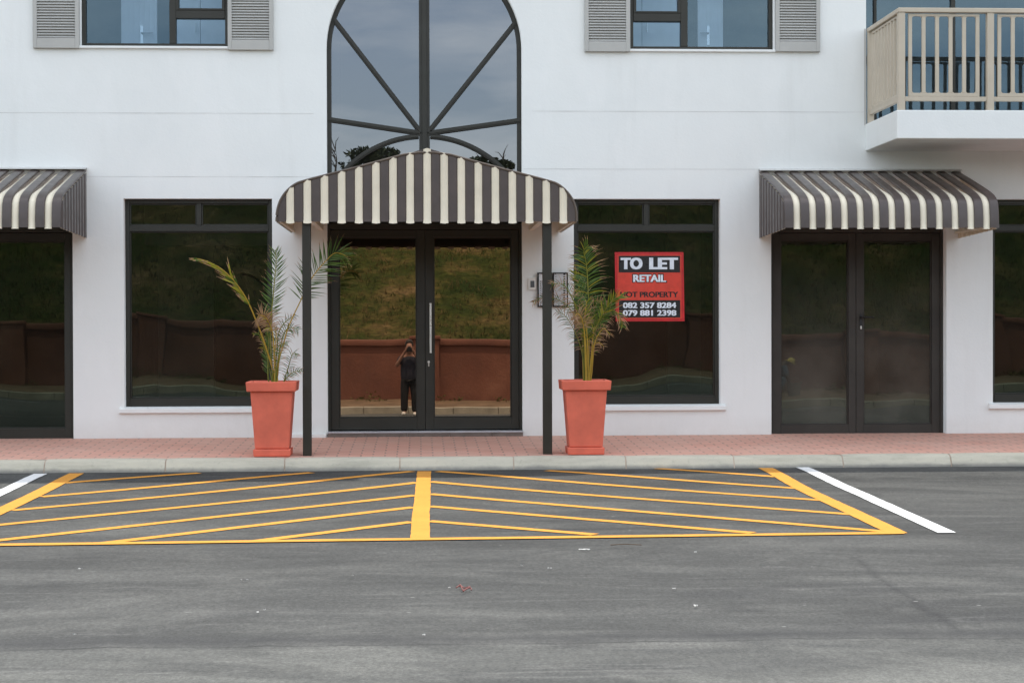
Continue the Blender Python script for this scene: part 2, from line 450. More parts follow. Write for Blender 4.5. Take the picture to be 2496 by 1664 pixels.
# ------------------------------------------------------------------ mesh helpers
class MB:
    def __init__(self):
        self.v, self.f, self.mi = [], [], []

    def add(self, verts, faces, mi=0):
        o = len(self.v)
        self.v += [Vector(p) for p in verts]
        for f in faces:
            self.f.append([i + o for i in f])
            self.mi.append(mi)

    def box(self, x0, x1, y0, y1, z0, z1, mi=0):
        self.add([(x, y, z) for x in (x0, x1) for y in (y0, y1) for z in (z0, z1)],
                 [(0, 1, 3, 2), (4, 6, 7, 5), (0, 4, 5, 1), (2, 3, 7, 6), (0, 2, 6, 4), (1, 5, 7, 3)], mi)

    def frustum(self, cx, cy, z0, z1, a0, b0, a1, b1, mi=0):
        p = [(cx + sx * a0, cy + sy * b0, z0) for sx, sy in ((-1, -1), (1, -1), (1, 1), (-1, 1))]
        p += [(cx + sx * a1, cy + sy * b1, z1) for sx, sy in ((-1, -1), (1, -1), (1, 1), (-1, 1))]
        self.add(p, [(3, 2, 1, 0), (4, 5, 6, 7), (0, 1, 5, 4), (1, 2, 6, 5), (2, 3, 7, 6), (3, 0, 4, 7)], mi)

    def prism(self, poly, y0, y1, mi=0):
        """closed polygon of (x, z) points extruded from y0 to y1"""
        k = len(poly)
        vs = [(x, y0, z) for x, z in poly] + [(x, y1, z) for x, z in poly]
        fs = [list(range(k)), list(range(2 * k - 1, k - 1, -1))]
        fs += [(i, i + k, (i + 1) % k + k, (i + 1) % k) for i in range(k)]
        self.add(vs, fs, mi)

    def bar(self, a, b, wd, y0, y1, mi=0):
        """flat bar between two (x, z) points"""
        a, b = Vector(a), Vector(b)
        d = (b - a).normalized()
        nrm = Vector((-d.y, d.x)) * (wd / 2)
        self.prism([tuple(a + nrm), tuple(a - nrm), tuple(b - nrm), tuple(b + nrm)], y0, y1, mi)

    def arcbar(self, pts, wd, y0, y1, mi=0):
        k = len(pts)
        vs, fs = [], []
        for i, p in enumerate(pts):
            p = Vector(p)
            d = (Vector(pts[min(i + 1, k - 1)]) - Vector(pts[max(i - 1, 0)])).normalized()
            nr = Vector((-d.y, d.x)) * wd / 2
            for q in (p + nr, p - nr):
                for y in (y0, y1):
                    vs.append((q.x, y, q.y))
        for i in range(k - 1):
            o, q = i * 4, i * 4 + 4
            fs += [(o, o + 2, q + 2, q), (o + 1, q + 1, q + 3, o + 3), (o, q, q + 1, o + 1), (o + 2, o + 3, q + 3, q + 2)]
        fs += [(0, 1, 3, 2), (4 * k - 4, 4 * k - 2, 4 * k - 1, 4 * k - 3)]
        self.add(vs, fs, mi)

    def tube(self, pts, rad, seg=8, mi=0, caps=True):
        pts = [Vector(p) for p in pts]
        k = len(pts)
        rads = rad if isinstance(rad, (list, tuple)) else [rad] * k
        vs, fs = [], []
        up = Vector((0, 0, 1))
        for i, p in enumerate(pts):
            d = (pts[min(i + 1, k - 1)] - pts[max(i - 1, 0)])
            d = d.normalized() if d.length > 1e-9 else Vector((0, 0, 1))
            u = d.cross(up)
            if u.length < 0.05:
                u = d.cross(Vector((1, 0, 0)))
            u.normalize()
            q = d.cross(u)
            for s in range(seg):
                a = 2 * math.pi * s / seg
                vs.append(p + (u * math.cos(a) + q * math.sin(a)) * rads[i])
        for i in range(k - 1):
            for s in range(seg):
                fs.append((i * seg + s, i * seg + (s + 1) % seg, (i + 1) * seg + (s + 1) % seg, (i + 1) * seg + s))
        if caps:
            fs.append(tuple(range(seg - 1, -1, -1)))
            fs.append(tuple(range((k - 1) * seg, k * seg)))
        self.add(vs, fs, mi)

    def sheet(self, grid, mi=0):
        r, c = len(grid), len(grid[0])
        vs = [p for row in grid for p in row]
        self.add(vs, [(i * c + j, i * c + j + 1, (i + 1) * c + j + 1, (i + 1) * c + j) for i in range(r - 1) for j in range(c - 1)], mi)

    def build(self, name, mats, parent=None, smooth=False, bevel=0.0):
        off = origin_of(parent)
        me = bpy.data.meshes.new(name)
        me.from_pydata([tuple(p - off) for p in self.v], [], self.f)
        for mt in (mats if isinstance(mats, (list, tuple)) else [mats]):
            me.materials.append(mt)
        me.polygons.foreach_set('material_index', self.mi)
        me.update()
        bm = bmesh.new()
        bm.from_mesh(me)
        if not getattr(self, 'keep', False):
            bmesh.ops.recalc_face_normals(bm, faces=bm.faces)
        if smooth:
            for f in bm.faces:
                f.smooth = True
        bm.to_mesh(me)
        bm.free()
        if smooth and hasattr(me, 'set_sharp_from_angle'):
            me.set_sharp_from_angle(angle=R(38))
        o = bpy.data.objects.new(name, me)
        COL.objects.link(o)
        if parent:
            o.parent = parent
        if bevel:
            b = o.modifiers.new('bevel', 'BEVEL')
            b.width = bevel
            b.segments = 2
            b.limit_method = 'ANGLE'
            b.angle_limit = R(40)
        return o


def origin_of(o):
    v = Vector((0, 0, 0))
    while o is not None:
        v += o.location
        o = o.parent
    return v


def empty(name, loc):
    o = bpy.data.objects.new(name, None)
    o.empty_display_size = 0.2
    o.location = loc
    COL.objects.link(o)
    return o


def tag(o, label=None, cat=None, group=None, kind=None):
    if label:
        o['label'] = label
    if cat:
        o['category'] = cat
    if group:
        o['group'] = group
    if kind:
        o['kind'] = kind
    return o


def pane(name, x0, x1, z0, z1, y, mat, parent):
    b = MB()
    b.keep = True
    b.add([(x0, y, z0), (x1, y, z0), (x1, y, z1), (x0, y, z1)], [(0, 1, 2, 3)])
    return b.build(name, mat, parent)


def text_mesh(s, x0, x1, z0, z1, y, off, thick, mat, name, parent, shear=0.0):
    cu = bpy.data.curves.new(name, 'FONT')
    cu.body = s
    cu.offset = 0.008
    cu.extrude = 0.0
    cu.resolution_u = 4
    to = bpy.data.objects.new(name, cu)
    COL.objects.link(to)
    dg = bpy.context.evaluated_depsgraph_get()
    me = bpy.data.meshes.new_from_object(to.evaluated_get(dg))
    bpy.data.objects.remove(to)
    xs = [v.co.x for v in me.vertices]
    zs = [v.co.y for v in me.vertices]
    ax, bx, az, bz = min(xs), max(xs), min(zs), max(zs)
    o_ = origin_of(parent)
    # heavy face: the glyphs are laid down several times, each a hair in front of the last
    bw = off
    ax, bx, az, bz = ax - bw, bx + bw, az - bw * 0.35, bz + bw * 0.35
    src = [(v.co.x, v.co.y) for v in me.vertices]
    polys = [list(p_.vertices) for p_ in me.polygons]
    nv, nf = [], []
    k = 0
    for sx in (-1, -0.5, 0, 0.5, 1):
        for sz in (-1, 1):
            o0 = len(nv)
            for (gx, gz) in src:
                u, t = (gx + sx * bw - ax) / (bx - ax), (gz + sz * bw * 0.35 - az) / (bz - az)
                nv.append(tuple(Vector((x0 + u * (x1 - x0), y - thick * (0.2 + 0.08 * k), z0 + t * (z1 - z0))) - o_))
            nf += [[i + o0 for i in f] for f in polys]
            k += 1
    me.clear_geometry()
    me.from_pydata(nv, [], nf)
    me.update()
    me.materials.clear()
    me.materials.append(mat)
    o = bpy.data.objects.new(name, me)
    COL.objects.link(o)
    o.parent = parent
    return o


# ------------------------------------------------------------------ ground, road, kerb, pavement
PAVE_END = -2.10


def pave_z(y):
    return 0.028 * y if y < 0 else 0.0


def road_z(y):
    # level lane with a slight fall to the gutter at the kerb
    a = -0.205 - 0.025 * min(1.0, max(0.0, (-y - 4.0) / 14.0))
    g = math.exp(-((y + 2.25) / 1.3) ** 2)
    return a + 0.035 * g


ROAD_FAR = -20.9
b = MB()
ys = [-2.19 - 0.1 * i for i in range(12)] + [-3.4 - 0.25 * i for i in range(20)] + [-8.5 - 0.7 * i for i in range(18)] + [ROAD_FAR - 0.05]
xs = [-60 + 2.0 * i for i in range(61)]
b.sheet([[(x, y, road_z(y)) for x in xs] for y in ys])
tag(b.build('road', ASPHALT, smooth=True), 'grey tarred road with streaks and a long joint in front of the shops', 'road', kind='structure')

b = MB()
b.sheet([[(x, y, pave_z(y) + 0.002 * noise.noise(Vector((x * 1.5, y * 2, 7)))) for x in [-60 + 0.5 * i for i in range(241)]] for y in [0.6, 0.2, 0.0, -0.3, -0.6, -0.9, -1.2, -1.5, -1.8, PAVE_END]])
tag(b.build('pavement', PAVING, smooth=True), 'pink brick pavement along the foot of the shop building', 'pavement', kind='structure')

# kerb: precast stones about a metre long, with rounded nose and open joints
joints = [on(px, 1125, -0.1).x for px in (129, 414, 697.6, 975, 1252, 1528, 1797, 2071, 2345)]
step = (joints[-1] - joints[0]) / 8
jx = sorted(joints + [joints[0] - step * i for i in range(1, 30)] + [joints[-1] + step * i for i in range(1, 30)])
prof = [(PAVE_END, -0.12), (PAVE_END, pave_z(PAVE_END) + 0.004), (PAVE_END - 0.055, -0.058), (PAVE_END - 0.085, -0.068),
        (PAVE_END - 0.105, -0.085), (PAVE_END - 0.13, -0.135), (PAVE_END - 0.14, -0.148), (PAVE_END - 0.145, -0.25)]
b = MB()
for k in range(len(jx) - 1):
    g = 0.006
    x0, x1 = jx[k] + g, jx[k + 1] - g
    dz, dyy = random.uniform(-0.004, 0.004), random.uniform(-0.004, 0.004)
    vs, fs = [], []
    seg = 6
    for i in range(seg + 1):
        x = x0 + (x1 - x0) * i / seg
        sk = 0.012 if i in (0, seg) else 0.0
        for (y, z) in prof:
            vs.append((x, y + dyy + 0.004 * noise.noise(Vector((x * 3, z * 20, 1))), z + dz - (0.004 if sk and z > -0.1 else 0)))
    c = len(prof)
    for i in range(seg):
        for j in range(c - 1):
            fs.append((i * c + j, i * c + j + 1, (i + 1) * c + j + 1, (i + 1) * c + j))
    fs += [tuple(range(c)), tuple(range((seg + 1) * c - 1, seg * c - 1, -1))]
    b.add(vs, fs)
for k in range(1, len(jx) - 1):
    vs = [(x, y + 0.005, z - 0.005) for x in (jx[k] - 0.0065, jx[k] + 0.0065) for y, z in prof]
    c = len(prof)
    b.add(vs, [(j, j + 1, c + j + 1, c + j) for j in range(c - 1)], 1)
tag(b.build('kerb', [CONCRETE, simple('kerb_mortar', (0.40, 0.32, 0.25), 0.9, 0.3)], smooth=True), 'pale concrete kerb of stones between pavement and road', 'kerb', kind='structure')

b = MB()
b.sheet([[(x, y, -0.75) for x in (-1500, -80, 80, 1500)] for y in (-1500, -80, 80, 1500)])
tag(b.build('ground', simple('earth', (0.12, 0.09, 0.06), 0.95, 0.3, 0.5)), 'bare earth far around the building', 'ground', kind='structure')


# ------------------------------------------------------------------ road markings
def gp(px, py):
    z = -0.19
    for _ in range(5):
        p = on(px, py, z)
        z = road_z(p.y)
    return Vector((p.x, p.y))


def stripe(mb, a, b_, wd, h=0.005, n=24, wob=0.005, clip=None):
    """painted stripe along the road from a to b (ground points)"""
    d = (b_ - a)
    L = d.length
    d.normalize()
    nr = Vector((-d.y, d.x))
    k = max(n, int(L / 0.12))
    grid = []
    for i in range(k + 1):
        p = a + d * (L * i / k)
        o1 = wd / 2 + wob * noise.noise(Vector((p.x * 9, p.y * 9, wd * 50)))
        o2 = wd / 2 + wob * noise.noise(Vector((p.x * 9, p.y * 9, 20 + wd * 50)))
        c = nr * (0.007 * noise.noise(Vector((p.x * 0.6, p.y * 0.6, 5))) if L > 3 else 0)
        row = []
        for s in (-1, -0.33, 0.33, 1):
            q = p + c + nr * (s * (o1 if s > 0 else o2))
            row.append((q.x, q.y, road_z(q.y) + h))
        grid.append(row)
    mb.sheet(grid)


yb = MB()
c0, c1 = gp(1033.5, 1149), gp(1023.5, 1312)
stripe(yb, c0, c1, 0.125)
r0, r1 = gp(1865, 1141), gp(2189, 1300)
stripe(yb, r0, r1, 0.135)
l0, l1 = gp(186, 1154), gp(-15, 1253)
ldir = (l1 - l0).normalized()
lEnd = l0 + ldir * ((c1.y - l0.y) / ldir.y)
stripe(yb, l0, lEnd, 0.135)
stripe(yb, Vector((lEnd.x - 0.05, gp(200, 1328).y)), gp(1022, 1315), 0.115, 0.0065)
stripe(yb, gp(1022, 1315), gp(2200, 1299.5), 0.115, 0.0065)
left_hatch = [((157, 1177), (485, 1153)), ((100, 1211), (760, 1152)), ((28, 1244), (1005, 1149)), ((-40, 1283), (1018, 1176)),
              ((-60, 1323), (1015, 1207)), ((225, 1327), (1010, 1236)), ((615, 1320), (1006, 1272))]
right_hatch = [((1072, 1149), (1935, 1217)), ((1335, 1148), (1880, 1190)), ((1600, 1143), (1885, 1162)), ((1048, 1173), (2000, 1219)),
               ((1046, 1204), (2070, 1253)), ((1045, 1233), (2150, 1296)), ((1044, 1269), (1480, 1305))]
right_hatch = [((1066, 1149), (1946, 1190.5)), ((1333, 1146.5), (1890, 1162)), ((1600, 1142), (1891, 1162)),
               ((1048, 1174), (2006, 1220)), ((1046, 1204), (2078, 1254)), ((1045, 1234), (2170, 1295)), ((1044, 1270), (1460, 1303))]
right_hatch = [((1600, 1142), (1891, 1162)), ((1333, 1147), (1946, 1190.5)), ((1066, 1149), (2006, 1219.5)),
               ((1048, 1174), (2078, 1254)), ((1046, 1204), (2165, 1296)), ((1045, 1234), (1835, 1299)), ((1044, 1270), (1450, 1303))]
for h_ in left_hatch + right_hatch:
    stripe(yb, gp(*h_[0]), gp(*h_[1]), 0.105, 0.004)
tag(yb.build('road_marking', YELLOW), 'yellow hatched no parking area painted on the road before the entrance', 'road marking', kind='structure')
wb = MB()
a, b_ = gp(1949, 1137), gp(2012, 1167)
stripe(wb, a, gp(2100, 1205), 0.12)
stripe(wb, gp(2097, 1203.5), gp(2308, 1299), 0.12, 0.0055)
tag(wb.build('road_marking', WHITE_LINE), 'white parking bay line beside the right edge of the yellow hatching', 'road marking', kind='structure')
wb = MB()
a, b_ = gp(98, 1155), gp(-12, 1208)
d = (b_ - a).normalized()
stripe(wb, a, a + d * ((c1.y - a.y) / d.y), 0.12)
tag(wb.build('road_marking', WHITE_LINE), 'white parking bay line cut by the left edge of the photo', 'road marking', kind='structure')

# ------------------------------------------------------------------ the building
TOPZ = 8.26
BX0, BX1 = -16.0, 16.0
bld = empty('building', (0, 0.3, 0))
tag(bld, 'white plastered two storey building with dark framed shop windows and an arched entrance', 'building')

REC = 0.10
o_lwin = rect(302, 484, 664, 992)
o_rwin = rect(1399, 483, 1756, 986)
o_rwin = (o_rwin[0], o_rwin[1], o_lwin[2], o_lwin[3])
o_fwin = rect(2420, 482, 2790, 981)
o_fwin = (o_fwin[0], o_fwin[1], o_lwin[2], o_lwin[3])
o_ldoor = rect(-245, 552, 178, 1071)
o_ldoor = (o_ldoor[0], o_ldoor[1], -0.02, o_ldoor[3])
o_rdoor = rect(1880, 548, 2307, 1056)
o_rdoor = (o_rdoor[0], o_rdoor[1], -0.02, o_ldoor[3])
o_main = rect(797, 117, 1273, 1063)
arch_c = at(1035, 117)
ARX, ARZ = arch_c.x, arch_c.z
AR = (o_main[1] - o_main[0]) / 2
ARX = (o_main[1] + o_main[0]) / 2
DOOR_SILL = at(1035, 1048, REC).z
o_ulwin = rect(195, -190, 556, 113)
o_urwin = rect(1536, -185, 1887, 121)
BAL_TOP = at(2109, 303).z
o_bal = (at(2111, 200).x, at(2111, 200).x + 4.2, BAL_TOP - 0.02, BAL_TOP + 2.1)


def rectpts(o):
    return [(o[0], o[2]), (o[1], o[2]), (o[1], o[3]), (o[0], o[3])]


arch_poly = [(o_main[0], DOOR_SILL - 0.03), (o_main[1], DOOR_SILL - 0.03)]
for i in range(41):
    a = math.pi * i / 40
    arch_poly.append((ARX + AR * math.cos(a), ARZ + AR * math.sin(a)))

WALL_T = 0.25


def wall_with_holes(outer, holes, name, mat, parent):
    cu = bpy.data.curves.new(name, 'CURVE')
    cu.dimensions = '2D'
    cu.fill_mode = 'BOTH'
    cu.extrude = WALL_T / 2
    for poly in [outer] + holes:
        s = cu.splines.new('POLY')
        s.points.add(len(poly) - 1)
        for pt, (x, z) in zip(s.points, poly):
            pt.co = (x, z, 0, 1)
        s.use_cyclic_u = True
    to = bpy.data.objects.new(name, cu)
    COL.objects.link(to)
    dg = bpy.context.evaluated_depsgraph_get()
    me = bpy.data.meshes.new_from_object(to.evaluated_get(dg))
    bpy.data.objects.remove(to)
    o_ = origin_of(parent)
    for v in me.vertices:
        v.co = Vector((v.co.x, v.co.z + WALL_T / 2, v.co.y)) - o_
    bm = bmesh.new()
    bm.from_mesh(me)
    bmesh.ops.remove_doubles(bm, verts=bm.verts, dist=1e-5)
    bmesh.ops.recalc_face_normals(bm, faces=bm.faces)
    bm.to_mesh(me)
    bm.free()
    me.materials.clear()
    me.materials.append(mat)
    o = bpy.data.objects.new(name, me)
    COL.objects.link(o)
    o.parent = parent
    return o


wall_with_holes([(BX0, -0.4), (BX1, -0.4), (BX1, TOPZ), (BX0, TOPZ)],
                [rectpts(o) for o in (o_lwin, o_rwin, o_fwin, o_ldoor, o_rdoor, o_ulwin, o_urwin, o_bal)] + [arch_poly], 'wall', PLASTER, bld)
# shell behind the facade
b = MB()
b.box(BX0, BX1, 7.75, 8.0, -0.4, TOPZ)
b.box(BX0, BX0 + 0.25, WALL_T, 7.75, -0.4, TOPZ)
b.box(BX1 - 0.25, BX1, WALL_T, 7.75, -0.4, TOPZ)
b.build('wall', PLASTER, bld)
b = MB()
b.box(BX0 + 0.25, BX1 - 0.25, WALL_T, 7.75, -0.2, 0.01)
b.box(BX0 + 0.25, BX1 - 0.25, WALL_T, 7.75, 5.45, 5.6)
b.box(BX0 + 0.25, o_main[0] - 0.15, WALL_T, 7.75, 2.72, 2.86)
b.box(o_main[1] + 0.15, BX1 - 0.25, WALL_T, 7.75, 2.72, 2.86)
b.build('floor', DARK_ROOM, bld)
b = MB()
b.box(BX0 + 0.25, BX1 - 0.25, 4.6, 4.7, 0.01, 2.72)
for x in (o_ldoor[1] + 0.45, o_main[0] - 0.15, o_main[1] + 0.05, o_rdoor[0] - 0.4, o_rdoor[1] + 0.25):
    b.box(x, x + 0.1, WALL_T, 4.6, 0.01, 2.72)
b.box(o_main[0] - 0.15, o_main[0] - 0.05, WALL_T, 4.6, 2.86, 5.44)
b.box(o_main[1] + 0.05, o_main[1] + 0.15, WALL_T, 4.6, 2.86, 5.44)
b.build('inner_wall', DARK_ROOM, bld)
# roof with eaves; its edge throws the shade on the facade, pavement and kerb
XS = at(900, 1000).x
b = MB()
b.box(BX0 - 0.3, XS, -0.34, 8.3, TOPZ, TOPZ + 0.22)
b.box(XS, BX1 + 0.3, 0.12, 8.3, TOPZ, TOPZ + 0.215)
b.build('roof', ROOF_M, bld)

# plaster joints
for (xa, xb_, y_, off) in ((-300, 764, 275.5, 0), (1297, 2106, 272.5, 0), (212, 795, 431.0, 0), (1276, 1850, 412.5, 0)):
    b = MB()
    r_ = rect(xa, y_ - 0.7, xb_, y_ + 0.7)
    n_ = 26
    z_ = (r_[2] + r_[3]) / 2
    g = []
    for i in range(n_ + 1):
        x = r_[0] + (r_[1] - r_[0]) * i / n_
        hh = 0.0017 + 0.0012 * noise.noise(Vector((x * 2.2, z_, 0)))
        g.append([(x, -0.0025, z_ - hh), (x, -0.0025, z_ + hh)])
    b.sheet(g)
    b.build('plaster_joint', JOINT, bld)


def fixed_window(o, mull, trans_z0, trans_z1, glass, bot=0.09, sill_l=0.05, sill_r=0.05):
    """shop window: outer frame, transom, two small lights over one large pane, plastered sill"""
    x0, x1, z0, z1 = o
    y0, y1 = REC, REC + 0.07
    fw = 0.045
    b = MB()
    b.box(x0, x0 + fw, y0, y1, z0, z1)
    b.box(x1 - fw, x1, y0, y1, z0, z1)
    b.box(x0 + fw, x1 - fw, y0, y1, z1 - fw, z1)
    b.box(x0 + fw, x1 - fw, y0 - 0.01, y1, z0, z0 + bot)
    b.box(x0 + fw, x1 - fw, y0 - 0.004, y1, trans_z0, trans_z1)
    b.box(mull - 0.025, mull + 0.025, y0, y1, trans_z1, z1 - fw)
    # slim glazing beads
    for (a0, a1, c0, c1) in ((x0 + fw, x1 - fw, z0 + bot, trans_z0), (x0 + fw, mull - 0.025, trans_z1, z1 - fw), (mull + 0.025, x1 - fw, trans_z1, z1 - fw)):
        t, yy0, yy1 = 0.014, y0 + 0.018, y1 - 0.01
        b.box(a0, a0 + t, yy0, yy1, c0, c1)
        b.box(a1 - t, a1, yy0, yy1, c0, c1)
        b.box(a0 + t, a1 - t, yy0, yy1, c0, c0 + t)
        b.box(a0 + t, a1 - t, yy0, yy1, c1 - t, c1)
    wdw = b.build('window', FRAME, bld, bevel=0.003)
    yp = y0 + 0.035
    pane('pane', x0 + fw, x1 - fw, z0 + bot, trans_z0, yp, glass, wdw)
    pane('pane', x0 + fw, mull - 0.025, trans_z1, z1 - fw, yp, glass, wdw)
    pane('pane', mull + 0.025, x1 - fw, trans_z1, z1 - fw, yp, glass, wdw)
    s = MB()
    s.add([(x0 - sill_l, -0.045, z0 - 0.055), (x1 + sill_r, -0.045, z0 - 0.055), (x1 + sill_r, -0.045, z0 - 0.012), (x0 - sill_l, -0.045, z0 - 0.012),
           (x0 - sill_l, 0.003, z0 - 0.068), (x1 + sill_r, 0.003, z0 - 0.068), (x1 + sill_r, 0.003, z0 + 0.004), (x0 - sill_l, 0.003, z0 + 0.004)],
          [(0, 1, 2, 3), (4, 7, 6, 5), (0, 4, 5, 1), (3, 2, 6, 7), (0, 3, 7, 4), (1, 5, 6, 2)])
    s.box(x0, x1, 0.003, REC + 0.02, z0 - 0.02, z0 + 0.004)
    s.build('sill', PLASTER, wdw, bevel=0.004)
    return wdw


tz0, tz1 = at(485, 564, REC).z, at(485, 549.5, REC).z
lw = fixed_window(o_lwin, at(485, 520, REC).x, tz0, tz1, G_WIN, 0.088)
lw['label'] = 'dark shop window left of the entrance canopy, without any poster'
rw = fixed_window(o_rwin, at(1575, 520, REC).x, tz0, tz1, G_WIN_R, 0.088)
rw['label'] = 'dark shop window right of the entrance, behind the red poster'
fw_ = fixed_window(o_fwin, (o_fwin[0] + o_fwin[1]) / 2, tz0, tz1, G_WIN, 0.088)
fw_['label'] = 'dark shop window cut by the right edge of the photo'


def shop_door(o, yface, stile, glass_l, glass_r, gtop, gbot, mat, FRAME=FRAME):
    """pair of glazed aluminium shop doors"""
    x0, x1, z0, z1 = o
    y0, y1 = yface, yface + 0.07
    mid0, mid1 = stile
    b = MB()
    of = 0.03
    b.box(x0, x0 + of, y0 - 0.012, y1, z0, z1)
    b.box(x1 - of, x1, y0 - 0.012, y1, z0, z1)
    b.box(x0 + of, x1 - of, y0 - 0.012, y1, z1 - 0.06, z1)
    dr = b.build('door', FRAME, bld, bevel=0.003)
    for (a0, a1, g0, g1) in ((x0 + of + 0.002, (mid0 + mid1) / 2 - 0.002, glass_l[0], glass_l[1]), ((mid0 + mid1) / 2 + 0.002, x1 - of - 0.002, glass_r[0], glass_r[1])):
        b = MB()
        b.box(a0, g0, y0, y1 - 0.01, z0 + 0.008, z1 - 0.064)
        b.box(g1, a1, y0, y1 - 0.01, z0 + 0.008, z1 - 0.064)
        b.box(g0, g1, y0, y1 - 0.01, z0 + 0.008, gbot)
        b.box(g0, g1, y0, y1 - 0.01, gtop, z1 - 0.064)
        t = 0.012
        b.box(g0, g0 + t, y0 + 0.015, y1 - 0.02, gbot, gtop)
        b.box(g1 - t, g1, y0 + 0.015, y1 - 0.02, gbot, gtop)
        b.box(g0 + t, g1 - t, y0 + 0.015, y1 - 0.02, gbot, gbot + t)
        b.box(g0 + t, g1 - t, y0 + 0.015, y1 - 0.02, gtop - t, gtop)
        b.build('leaf', FRAME, dr, bevel=0.003)
        pane('pane', g0, g1, gbot, gtop, y0 + 0.032, mat, dr)
    return dr


# right shop door
yf = 0.13
q = lambda px, y=yf: at(px, 800, y).x
dr = shop_door(o_rdoor, yf, (q(2068), q(2105)), (q(1903), q(2068)), (q(2105), q(2271)), at(2090, 586, yf).z, at(2090, 1034, yf).z, G_DUSTY, FRAME_DUSTY)
dr['label'] = 'dusty dark double door under the right awning'
b = MB()
hx, hz = at(2098, 773, yf).x, at(2098, 773, yf).z
b.tube([(hx, yf, hz), (hx, yf - 0.05, hz), (hx + 0.02, yf - 0.055, hz), (hx + 0.13, yf - 0.055, hz)], 0.009)
b.box(hx - 0.012, hx + 0.012, yf - 0.008, yf, hz - 0.11, hz + 0.03)
b.build('handle', BLACK, dr, bevel=0.002)
b = MB()
kz = at(2097, 798, yf).z
b.box(hx - 0.009, hx + 0.009, yf - 0.014, yf - 0.006, kz - 0.02, kz + 0.018)
b.build('lock', STEEL, dr, bevel=0.003)
# left shop door (its left half is outside the photo)
yf = 0.06
q = lambda px, y=yf: at(px, 800, y).x
dr = shop_door(o_ldoor, yf, (q(-54), q(-14)), (q(-222), q(-54)), (q(-14), q(159)), at(90, 588, yf).z, at(90, 1044, yf).z, G_LDOOR)
dr['label'] = 'dark double door under the left awning, cut by the photo edge'

# main entrance doors
yf = REC
q = lambda px, y=yf: at(px, 800, y).x
DTOP = at(1035, 545, yf).z
o_md = (o_main[0], o_main[1], DOOR_SILL, DTOP)
md = shop_door(o_md, yf, (q(1016), q(1057)), (q(826.5), q(1016)), (q(1057), q(1246.5)), at(1035, 578, yf).z, at(1035, 1017, yf).z, G_DOOR)
md['label'] = 'bronze mirrored double entrance door under the canopy'
b = MB()
hx, h0, h1 = at(1049.5, 800, yf).x, at(1049, 860, yf).z, at(1049, 739, yf).z
b.tube([(hx, yf - 0.055, h0), (hx, yf - 0.055, h1)], 0.0115, 12)
for z in (h0 + 0.06, h1 - 0.06):
    b.tube([(hx, yf, z), (hx, yf - 0.055, z)], 0.008)
b.build('handle', STEEL, md, smooth=True)
b = MB()
lx, lz = at(1045, 885, yf).x, at(1045, 885, yf).z
b.tube([(lx, yf + 0.002, lz + 0.014), (lx, yf - 0.012, lz + 0.014)], 0.013, 12)
b.box(lx - 0.006, lx + 0.006, yf - 0.009, yf + 0.001, lz - 0.028, lz + 0.01)
b.tube([(lx, yf + 0.002, lz - 0.025), (lx, yf - 0.008, lz - 0.025)], 0.007, 10)
b.build('lock', STEEL, md, smooth=True)
b = MB()
b.box(o_main[0] - 0.005, o_main[1] + 0.005, -0.028, REC + 0.09, DOOR_SILL - 0.022, DOOR_SILL - 0.003)
b.build('threshold', ALU, bld, bevel=0.003)
b = MB()
xa, xb_ = o_main[0] - 0.004, o_main[1] + 0.003
cuts = [xa] + [at(p, 1056).x for p in (892, 993, 1095, 1197)] + [xb_]
for i in range(5):
    b.box(cuts[i] + 0.002, cuts[i + 1] - 0.002, -0.022 - 0.001 * (i % 2), 0.26, -0.05, DOOR_SILL - 0.0225)
b.build('step', STEP_TILE, bld, bevel=0.003)
# low plinth left of the entrance
b = MB()
b.box(at(700, 1066).x, at(796, 1066).x, -0.06, 0.002, -0.1, 0.035)
b.build('plinth', PLASTER, bld, bevel=0.006)

# arched window over the entrance
yA0, yA1 = REC, REC + 0.07
b = MB()
fwid = 0.045
zb = DTOP + 0.004
b.box(o_main[0], o_main[0] + fwid, yA0, yA1, zb, ARZ)
b.box(o_main[1] - fwid, o_main[1], yA0, yA1, zb, ARZ)
arc = [(ARX + (AR - fwid / 2) * math.cos(math.pi * i / 48), ARZ + (AR - fwid / 2) * math.sin(math.pi * i / 48)) for i in range(49)]
b.arcbar(arc, fwid, yA0, yA1)
hub = at(1035.5, 325, yA0)
hz = hub.z
hx = ARX
for s in (-1, 1):
    b.box(hx + (0.004 if s > 0 else -0.055), hx + (0.055 if s > 0 else -0.004), yA0 - 0.012, yA1, zb, ARZ + AR - fwid)
b.box(hx - 0.024, hx + 0.024, yA0 - 0.026, yA0 - 0.006, zb, ARZ + AR - fwid)
for (px, py) in ((814, 48), (1256, 56), (800, 291), (1271, 293)):
    e = at(px, py, yA0)
    b.bar((hx + (0.03 if px > 1035 else -0.03), hz), (e.x, e.z), 0.05, yA0 - 0.004 - 0.002 * (px % 3), yA1 - 0.004)
    b.bar((hx + (0.03 if px > 1035 else -0.03), hz), (e.x, e.z), 0.022, yA0 - 0.016, yA0)
rr = 268 / SCALE
lowtop = at(1035, 332, yA0).z
for s in (-1, 1):
    pts = []
    for i in range(25):
        a = R(3 + 60 * i / 24)
        pts.append((hx + s * rr * math.sin(a), lowtop - rr + rr * math.cos(a)))
    b.arcbar(pts, 0.05, yA0 - 0.003, yA1 - 0.002)
    b.arcbar(pts, 0.024, yA0 - 0.014, yA0)
b.box(o_main[0], o_main[1], yA0, yA1, zb, at(1035, 440, yA0).z - 0.05)
aw = b.build('arched_window', FRAME, bld, bevel=0.003)
b = MB()
b.keep = True
pts = [(o_main[0] + 0.02, yA0 + 0.035, zb), (o_main[1] - 0.02, yA0 + 0.035, zb)]
